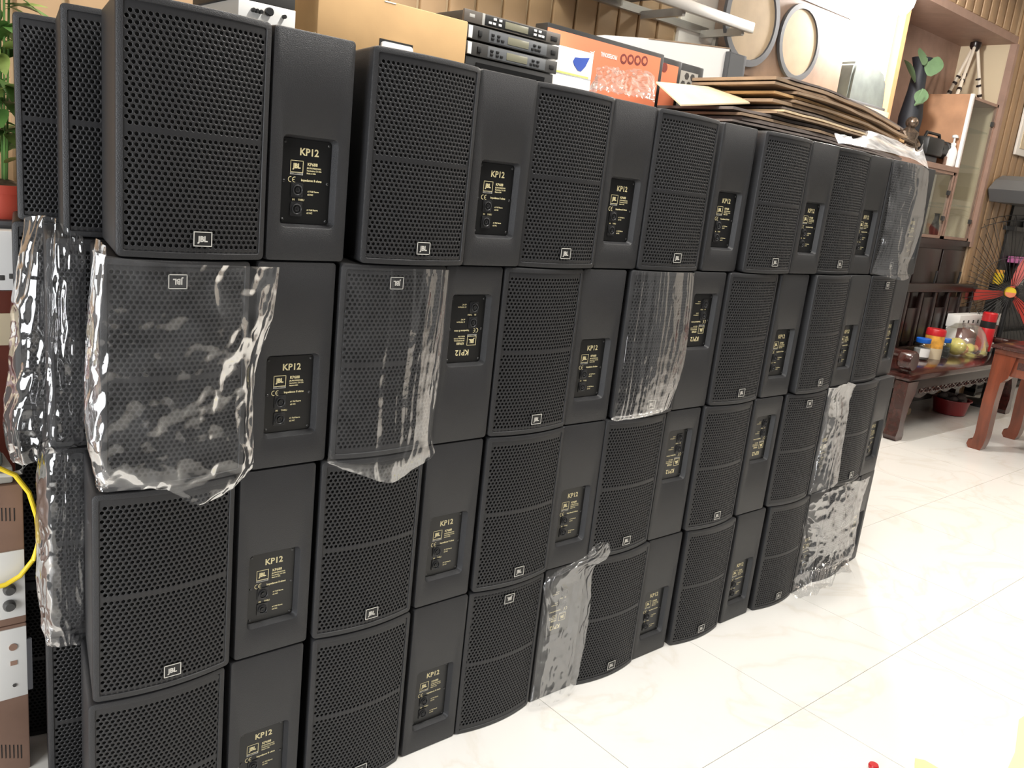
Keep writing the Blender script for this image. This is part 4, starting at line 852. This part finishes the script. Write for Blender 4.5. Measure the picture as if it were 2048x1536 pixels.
b = B(); tube(b, [at(-20, 952, y=0.62) - Pq, at(20, 950, y=0.61) - Pq, at(42, 944, y=0.605) - Pq, at(50, 930, y=0.61) - Pq, at(36, 922, y=0.62) - Pq], 0.008, 8); obj('cable', b, LGREY, lb_)
b = B(); tube(b, [at(u, v, y=0.595) for u, v in ((-60, 925), (0, 937), (30, 950), (58, 985), (74, 1035), (77, 1085), (66, 1120), (40, 1152), (10, 1170), (-40, 1182))], 0.0075, 10); tag(obj('yellow_cable', b, YELLOW), 'thick yellow cable looped in front of the brown amplifiers', 'cable')
# cupboard further back on the left
lc = thing('red_wood_cupboard', 'reddish-brown cupboard with a pale drawer strip behind the left amplifiers', 'cupboard', (-0.6, 1.19, 0)); P = lc.location
zt1 = at(20, 582, y=1.19).z
rel(lc, (-1.2, 1.19, 0), (0.10, 1.62, zt1), CABRED, 'carcass', 0.004); rel(lc, (-1.19, 1.184, at(20, 690, y=1.19).z), (0.09, 1.191, at(20, 626, y=1.19).z), CREAM, 'drawer_front', 0.003)
wl = thing('white_case', 'white case with dark scuffs on the reddish cupboard, left edge', 'case', (-0.6, 1.195, zt1 + 0.001)); zt2 = at(15, 462, y=1.195).z
rel(wl, (-1.1, 1.195, zt1 + 0.001), (0.098, 1.60, zt2), WHITE, 'body', 0.004)
for u, v in ((4, 555), (26, 552)): q = at(u, v, y=1.194); rel(wl, (q.x - 0.012, 1.193, q.z - 0.01), (q.x + 0.008, 1.196, q.z + 0.008), DGREY, 'scuff', 0.002)
pp_ = thing('potted_plant', 'leafy green plant in a red pot behind the third row speaker, left edge', 'plant', (at(2, 400, y=1.38).x, 1.38, zt2 + 0.001)); PZ = pp_.location
b = B(); lathe(b, [(0.11, 0), (0.12, 0.012), (0.12, 0.025), (0.05, 0.03)], n=20); obj('saucer', b, RUBBER, pp_)
zp0, zp1 = at(10, 432, y=1.30).z - PZ.z, at(10, 370, y=1.30).z - PZ.z
b = B(); lathe(b, [(0.08, 0.026), (0.10, zp1 - 0.03), (0.115, zp1 - 0.03), (0.115, zp1), (0.10, zp1), (0.09, zp1 - 0.02)], n=22); obj('pot', b, TERRA, pp_)
b = B(); lathe(b, [(0.09, zp1 - 0.03), (0.095, zp1 - 0.005), (0.03, zp1 + 0.015)], n=16); obj('soil', b, SOIL, pp_)
random.seed(5)
for k in range(120):
    zz = zp1 + 0.06 + random.random() ** 0.9 * 0.66; az = random.uniform(0, 2 * PI)
    lf = obj('leaf', leaf_bm(random.uniform(.08, .15), random.uniform(.022, .04), random.uniform(.2, .6)), random.choice((LEAF, LEAF, LEAF_Y)), pp_)
    lf.location = (0.03 * math.cos(az + 1.5), 0.03 * math.sin(az + 1.5), zz); lf.rotation_euler = (random.uniform(-.2, .9), random.uniform(-.4, .4), az)
b = B()
for k in range(6):
    a = k * PI / 3; tube(b, [(0.02 * math.cos(a), 0.02 * math.sin(a), zp1), (0.03 * math.cos(a), 0.03 * math.sin(a), zp1 + 0.3), (0.045 * math.cos(a), 0.045 * math.sin(a), zp1 + 0.68)], 0.004, 5)
obj('stems', b, LEAF, pp_)['kind'] = 'stuff'

# ------------------------------------------------------------------ clear film and bags
def film(name, label, grid, nu, nv, amp, seed, m, fold=(1.0, 6.0), crease=0.5, pin=0.0):
    """grid: rows of (pixel x, pixel y, depth y) points of the real sheet; smooth patch + folds + crumples"""
    G = [[at(u, v, y=y) for u, v, y in row] for row in grid]; R_, Cn = len(G), len(G[0])
    pts = []
    for j in range(nv + 1):
        tv = j / nv * (R_ - 1); row = [catmull([G[r][c] for r in range(R_)], tv) for c in range(Cn)]
        pts.append([catmull(row, i / nu * (Cn - 1)) for i in range(nu + 1)])
    bm = B(); vs = []
    def rid(v): return 1 - 2 * abs(noise.noise(v))
    for j in range(nv + 1):
        r = []
        for i in range(nu + 1):
            p = pts[j][i]; a = pts[j][min(i + 1, nu)] - pts[j][max(i - 1, 0)]; b_ = pts[min(j + 1, nv)][i] - pts[max(j - 1, 0)][i]
            n = a.cross(b_); n = n.normalized() if n.length > 1e-9 else Vector((0, -1, 0))
            if n.y > 0: n = -n
            u, v = i / nu, j / nv
            wrp = 0.6 * noise.noise(Vector((u * 2, v * 2, seed + 9)))
            d = rid(Vector((u * fold[1] + wrp, v * fold[0] + wrp, seed))) * 0.55 + rid(Vector((u * fold[1] * 2.3 + v * 2 + wrp * 2, v * fold[0] * 2.5 - u * 2, seed + 3))) * 0.30 * crease * 2
            d += rid(p * 17 + Vector((seed, 0, 0))) * 0.30 * crease + rid(p * 38 + Vector((0, seed, 0))) * 0.12 * crease
            edge = min(1, 6 * min(u, 1 - u) + .35) if pin == 0 else 1
            r.append(bm.verts.new(p + n * amp * (0.55 + d) * edge))
        vs.append(r)
    for r0, r1 in zip(vs, vs[1:]):
        for i in range(nu): bm.faces.new((r0[i], r0[i + 1], r1[i + 1], r1[i]))
    for f in bm.faces: f.smooth = True
    me = bpy.data.meshes.new(name); bm.to_mesh(me); bm.free(); o = link(name, me, m); tag(o, label, 'plastic bag'); return o
film('film_bag', 'largest clear plastic bag, bulging over the leftmost second-tier speaker', [
    [(186, 476, .16), (196, 490, .02), (214, 510, -.034), (330, 526, -.055), (440, 530, -.055), (556, 534, -.012)],
    [(172, 590, .18), (186, 600, .03), (208, 610, -.040), (330, 640, -.065), (445, 640, -.065), (543, 630, -.020)],
    [(166, 720, .18), (178, 730, .03), (205, 735, -.045), (330, 760, -.070), (440, 750, -.070), (510, 735, -.030)],
    [(166, 840, .14), (180, 850, .02), (206, 850, -.050), (330, 870, -.075), (440, 868, -.080), (503, 850, -.050)],
    [(186, 920, .05), (194, 930, -.01), (208, 935, -.050), (325, 935, -.085), (440, 938, -.095), (506, 910, -.065)],
    [(208, 970, -.03), (212, 974, -.04), (216, 978, -.045), (320, 972, -.075), (400, 1004, -.090), (500, 938, -.065)]], 150, 150, .013, 1.3, FILM, (3, 7), .6)
film('film_bag', 'clear bag with long bright creases on the second-tier second grille', [
    [(684, 533, -.03), (740, 536, -.05), (800, 537, -.055), (850, 538, -.05), (898, 540, -.01)],
    [(676, 640, -.04), (735, 650, -.06), (795, 650, -.065), (845, 650, -.06), (888, 650, -.02)],
    [(668, 760, -.045), (730, 770, -.065), (785, 770, -.070), (835, 770, -.065), (876, 765, -.025)],
    [(660, 870, -.05), (725, 875, -.075), (780, 880, -.080), (830, 875, -.075), (863, 860, -.035)],
    [(655, 920, -.05), (715, 925, -.085), (775, 925, -.095), (825, 915, -.085), (868, 902, -.04)],
    [(658, 924, -.045), (715, 946, -.080), (778, 964, -.090), (822, 938, -.080), (866, 910, -.04)]], 130, 140, .0062, 4.7, FILM_DIM, (0.8, 7), .4)
film('film_bag', 'streaky clear film on the second-tier fourth grille, pale at its lower right', [
    [(1262, 541, -.035), (1295, 543, -.05), (1335, 544, -.05), (1388, 546, -.01)],
    [(1250, 640, -.04), (1285, 645, -.06), (1325, 645, -.06), (1378, 648, -.02)],
    [(1238, 740, -.045), (1272, 745, -.065), (1315, 745, -.07), (1364, 740, -.03)],
    [(1226, 828, -.045), (1258, 826, -.065), (1300, 820, -.07), (1340, 808, -.04)],
    [(1222, 838, -.04), (1256, 834, -.06), (1296, 826, -.065), (1336, 816, -.035)]], 110, 120, .0075, 8.1, FILM_DIM, (0.7, 8), .45)
film('film_bag', 'clear bag hanging on the second row back speaker, upper left edge', [
    [(62, 448, .42), (88, 436, .36), (112, 440, .35), (140, 462, .34), (166, 476, .345)],
    [(38, 540, .44), (70, 530, .34), (105, 530, .33), (140, 535, .33), (168, 540, .345)],
    [(32, 650, .44), (62, 650, .33), (100, 650, .32), (140, 650, .32), (166, 650, .345)],
    [(26, 750, .43), (56, 760, .32), (100, 765, .31), (140, 765, .31), (163, 760, .34)],
    [(16, 850, .40), (48, 862, .30), (95, 862, .29), (135, 855, .30), (160, 850, .34)],
    [(36, 912, .36), (58, 922, .30), (92, 905, .29), (130, 892, .30), (156, 890, .34)]], 100, 140, .018, 12.4, FILM, (3, 5), .7)
film('film_bag', 'clear bag over the second row back speaker, third tier, left edge', [
    [(80, 906, .44), (104, 900, .35), (130, 902, .345), (172, 905, .35)],
    [(78, 1010, .44), (104, 1010, .34), (132, 1010, .335), (172, 1010, .35)],
    [(76, 1110, .43), (102, 1110, .34), (132, 1110, .335), (172, 1110, .35)],
    [(88, 1220, .40), (106, 1225, .34), (134, 1225, .335), (171, 1220, .35)],
    [(100, 1286, .36), (112, 1288, .345), (138, 1286, .345), (170, 1284, .355)]], 90, 120, .012, 15.9, FILM, (3, 4), .6)
film('film_bag', 'tall narrow clear bag around the backward speaker at the floor', [
    [(1196, 1086, -.07), (1203, 1082, -.075), (1210, 1082, -.075), (1217, 1096, -.07)],
    [(1165, 1118, -.05), (1180, 1110, -.07), (1196, 1110, -.07), (1212, 1114, -.06)],
    [(1092, 1160, -.02), (1120, 1150, -.05), (1158, 1140, -.05), (1186, 1134, -.03)],
    [(1086, 1220, -.02), (1112, 1220, -.04), (1150, 1212, -.04), (1180, 1205, -.02)],
    [(1076, 1290, -.02), (1104, 1288, -.035), (1140, 1280, -.035), (1170, 1272, -.02)],
    [(1067, 1360, -.02), (1094, 1358, -.035), (1128, 1348, -.035), (1158, 1335, -.02)],
    [(1058, 1412, -.03), (1088, 1408, -.05), (1120, 1396, -.05), (1148, 1376, -.03)]], 90, 150, .012, 19.2, film_mat('grey_film', 0.022, 0.045, 0.10, top=0.24), (5, 4), .6)
film('film_strip', 'twisted clear film strip hanging between the third-tier far grilles', [
    [(1656, 774, -.07), (1680, 766, -.09), (1694, 762, -.09), (1709, 768, -.07)],
    [(1652, 800, -.05), (1668, 790, -.07), (1682, 790, -.07), (1699, 792, -.05)],
    [(1646, 828, -.04), (1664, 826, -.06), (1678, 826, -.06), (1692, 824, -.04)],
    [(1640, 868, -.04), (1656, 868, -.06), (1670, 868, -.06), (1686, 862, -.04)],
    [(1628, 920, -.04), (1646, 918, -.06), (1662, 914, -.06), (1680, 905, -.04)],
    [(1614, 990, -.05), (1634, 984, -.08), (1652, 976, -.08), (1672, 960, -.05)]], 70, 120, .016, 23.3, FILM_MILKY, (1.2, 3), .55)
film('film_heap', 'crumpled clear film heap at the floor by the far end of the stack', [
    [(1608, 1000, -.06), (1640, 980, -.10), (1690, 960, -.10), (1735, 950, -.05)],
    [(1606, 1040, -.05), (1640, 1030, -.11), (1680, 1020, -.11), (1722, 990, -.05)],
    [(1602, 1080, -.04), (1636, 1072, -.08), (1672, 1062, -.08), (1712, 1040, -.03)],
    [(1596, 1120, -.04), (1630, 1112, -.07), (1664, 1102, -.07), (1700, 1085, -.03)],
    [(1588, 1162, -.05), (1622, 1152, -.10), (1656, 1138, -.10), (1694, 1118, -.05)],
    [(1580, 1182, -.10), (1620, 1176, -.18), (1664, 1162, -.20), (1708, 1160, -.22)]], 110, 130, .030, 27.7, FILM_DIM, (2.5, 3.5), .8)
film('film_bag', 'clear bag pulled over the far right top-tier speaker with a knotted foot', [
    [(1786, 322, 0.015), (1812, 326, -0.015), (1836, 330, -0.015), (1856, 346, 0.045)],
    [(1780, 370, 0.005), (1806, 376, -0.025), (1832, 380, -0.025), (1852, 384, 0.035)],
    [(1772, 430, 0.005), (1798, 434, -0.025), (1822, 436, -0.025), (1846, 436, 0.025)],
    [(1760, 490, 0.005), (1784, 494, -0.025), (1808, 494, -0.025), (1830, 490, 0.025)],
    [(1746, 530, 0.005), (1776, 536, -0.025), (1796, 538, -0.025), (1812, 536, 0.005)],
    [(1742, 546, 0.005), (1776, 556, -0.035), (1800, 562, -0.045), (1814, 556, -0.015)]], 90, 130, .012, 31.1, FILM_MILKY, (1.5, 5), .6)
film('film_sheet', 'milky film draped along the top right edge of the stack', [
    [(1668, 268, .25), (1700, 276, .22), (1740, 266, .25), (1790, 284, .22), (1830, 300, .15), (1846, 280, .10)],
    [(1670, 276, .10), (1704, 284, .10), (1745, 276, .10), (1792, 294, .10), (1828, 308, .06), (1846, 300, .05)],
    [(1676, 288, -.03), (1710, 296, -.03), (1750, 304, -.04), (1795, 314, -.05), (1828, 322, -.06), (1856, 338, -.05)]], 130, 50, .010, 36.6, FILM_TOP, (2, 5), .25)
film('film_bundle', 'crumpled film bundle lying before the wide orange carton', [
    [(1172, 172, .72), (1190, 150, .76), (1215, 144, .80), (1245, 152, .80), (1280, 150, .78), (1308, 160, .72)],
    [(1176, 180, .56), (1195, 166, .58), (1220, 164, .60), (1250, 170, .60), (1285, 170, .58), (1308, 182, .56)],
    [(1180, 186, .44), (1200, 192, .44), (1225, 197, .44), (1255, 203, .44), (1285, 208, .44), (1305, 212, .46)]], 110, 70, .018, 41.9, FILM_MILKY, (4, 6), .9)
# film round the fruit on the bench
q = Vector((FR.x + 0.13, FR.y - 0.02, BZ))
b = B(); lathe(b, [(0.20, 0.004), (0.26, 0.05), (0.25, 0.16), (0.20, 0.28), (0.13, 0.36), (0.05, 0.38)], tuple(q), 28)
for vtx in b.verts: vtx.co += Vector((noise.noise(vtx.co * 12), noise.noise(vtx.co * 12 + Vector((9, 0, 0))), 0)) * 0.03
tag(obj('fruit_bag', b, FILM, smooth=80), 'clear bag holding the yellow and peach fruit on the bench', 'plastic bag')
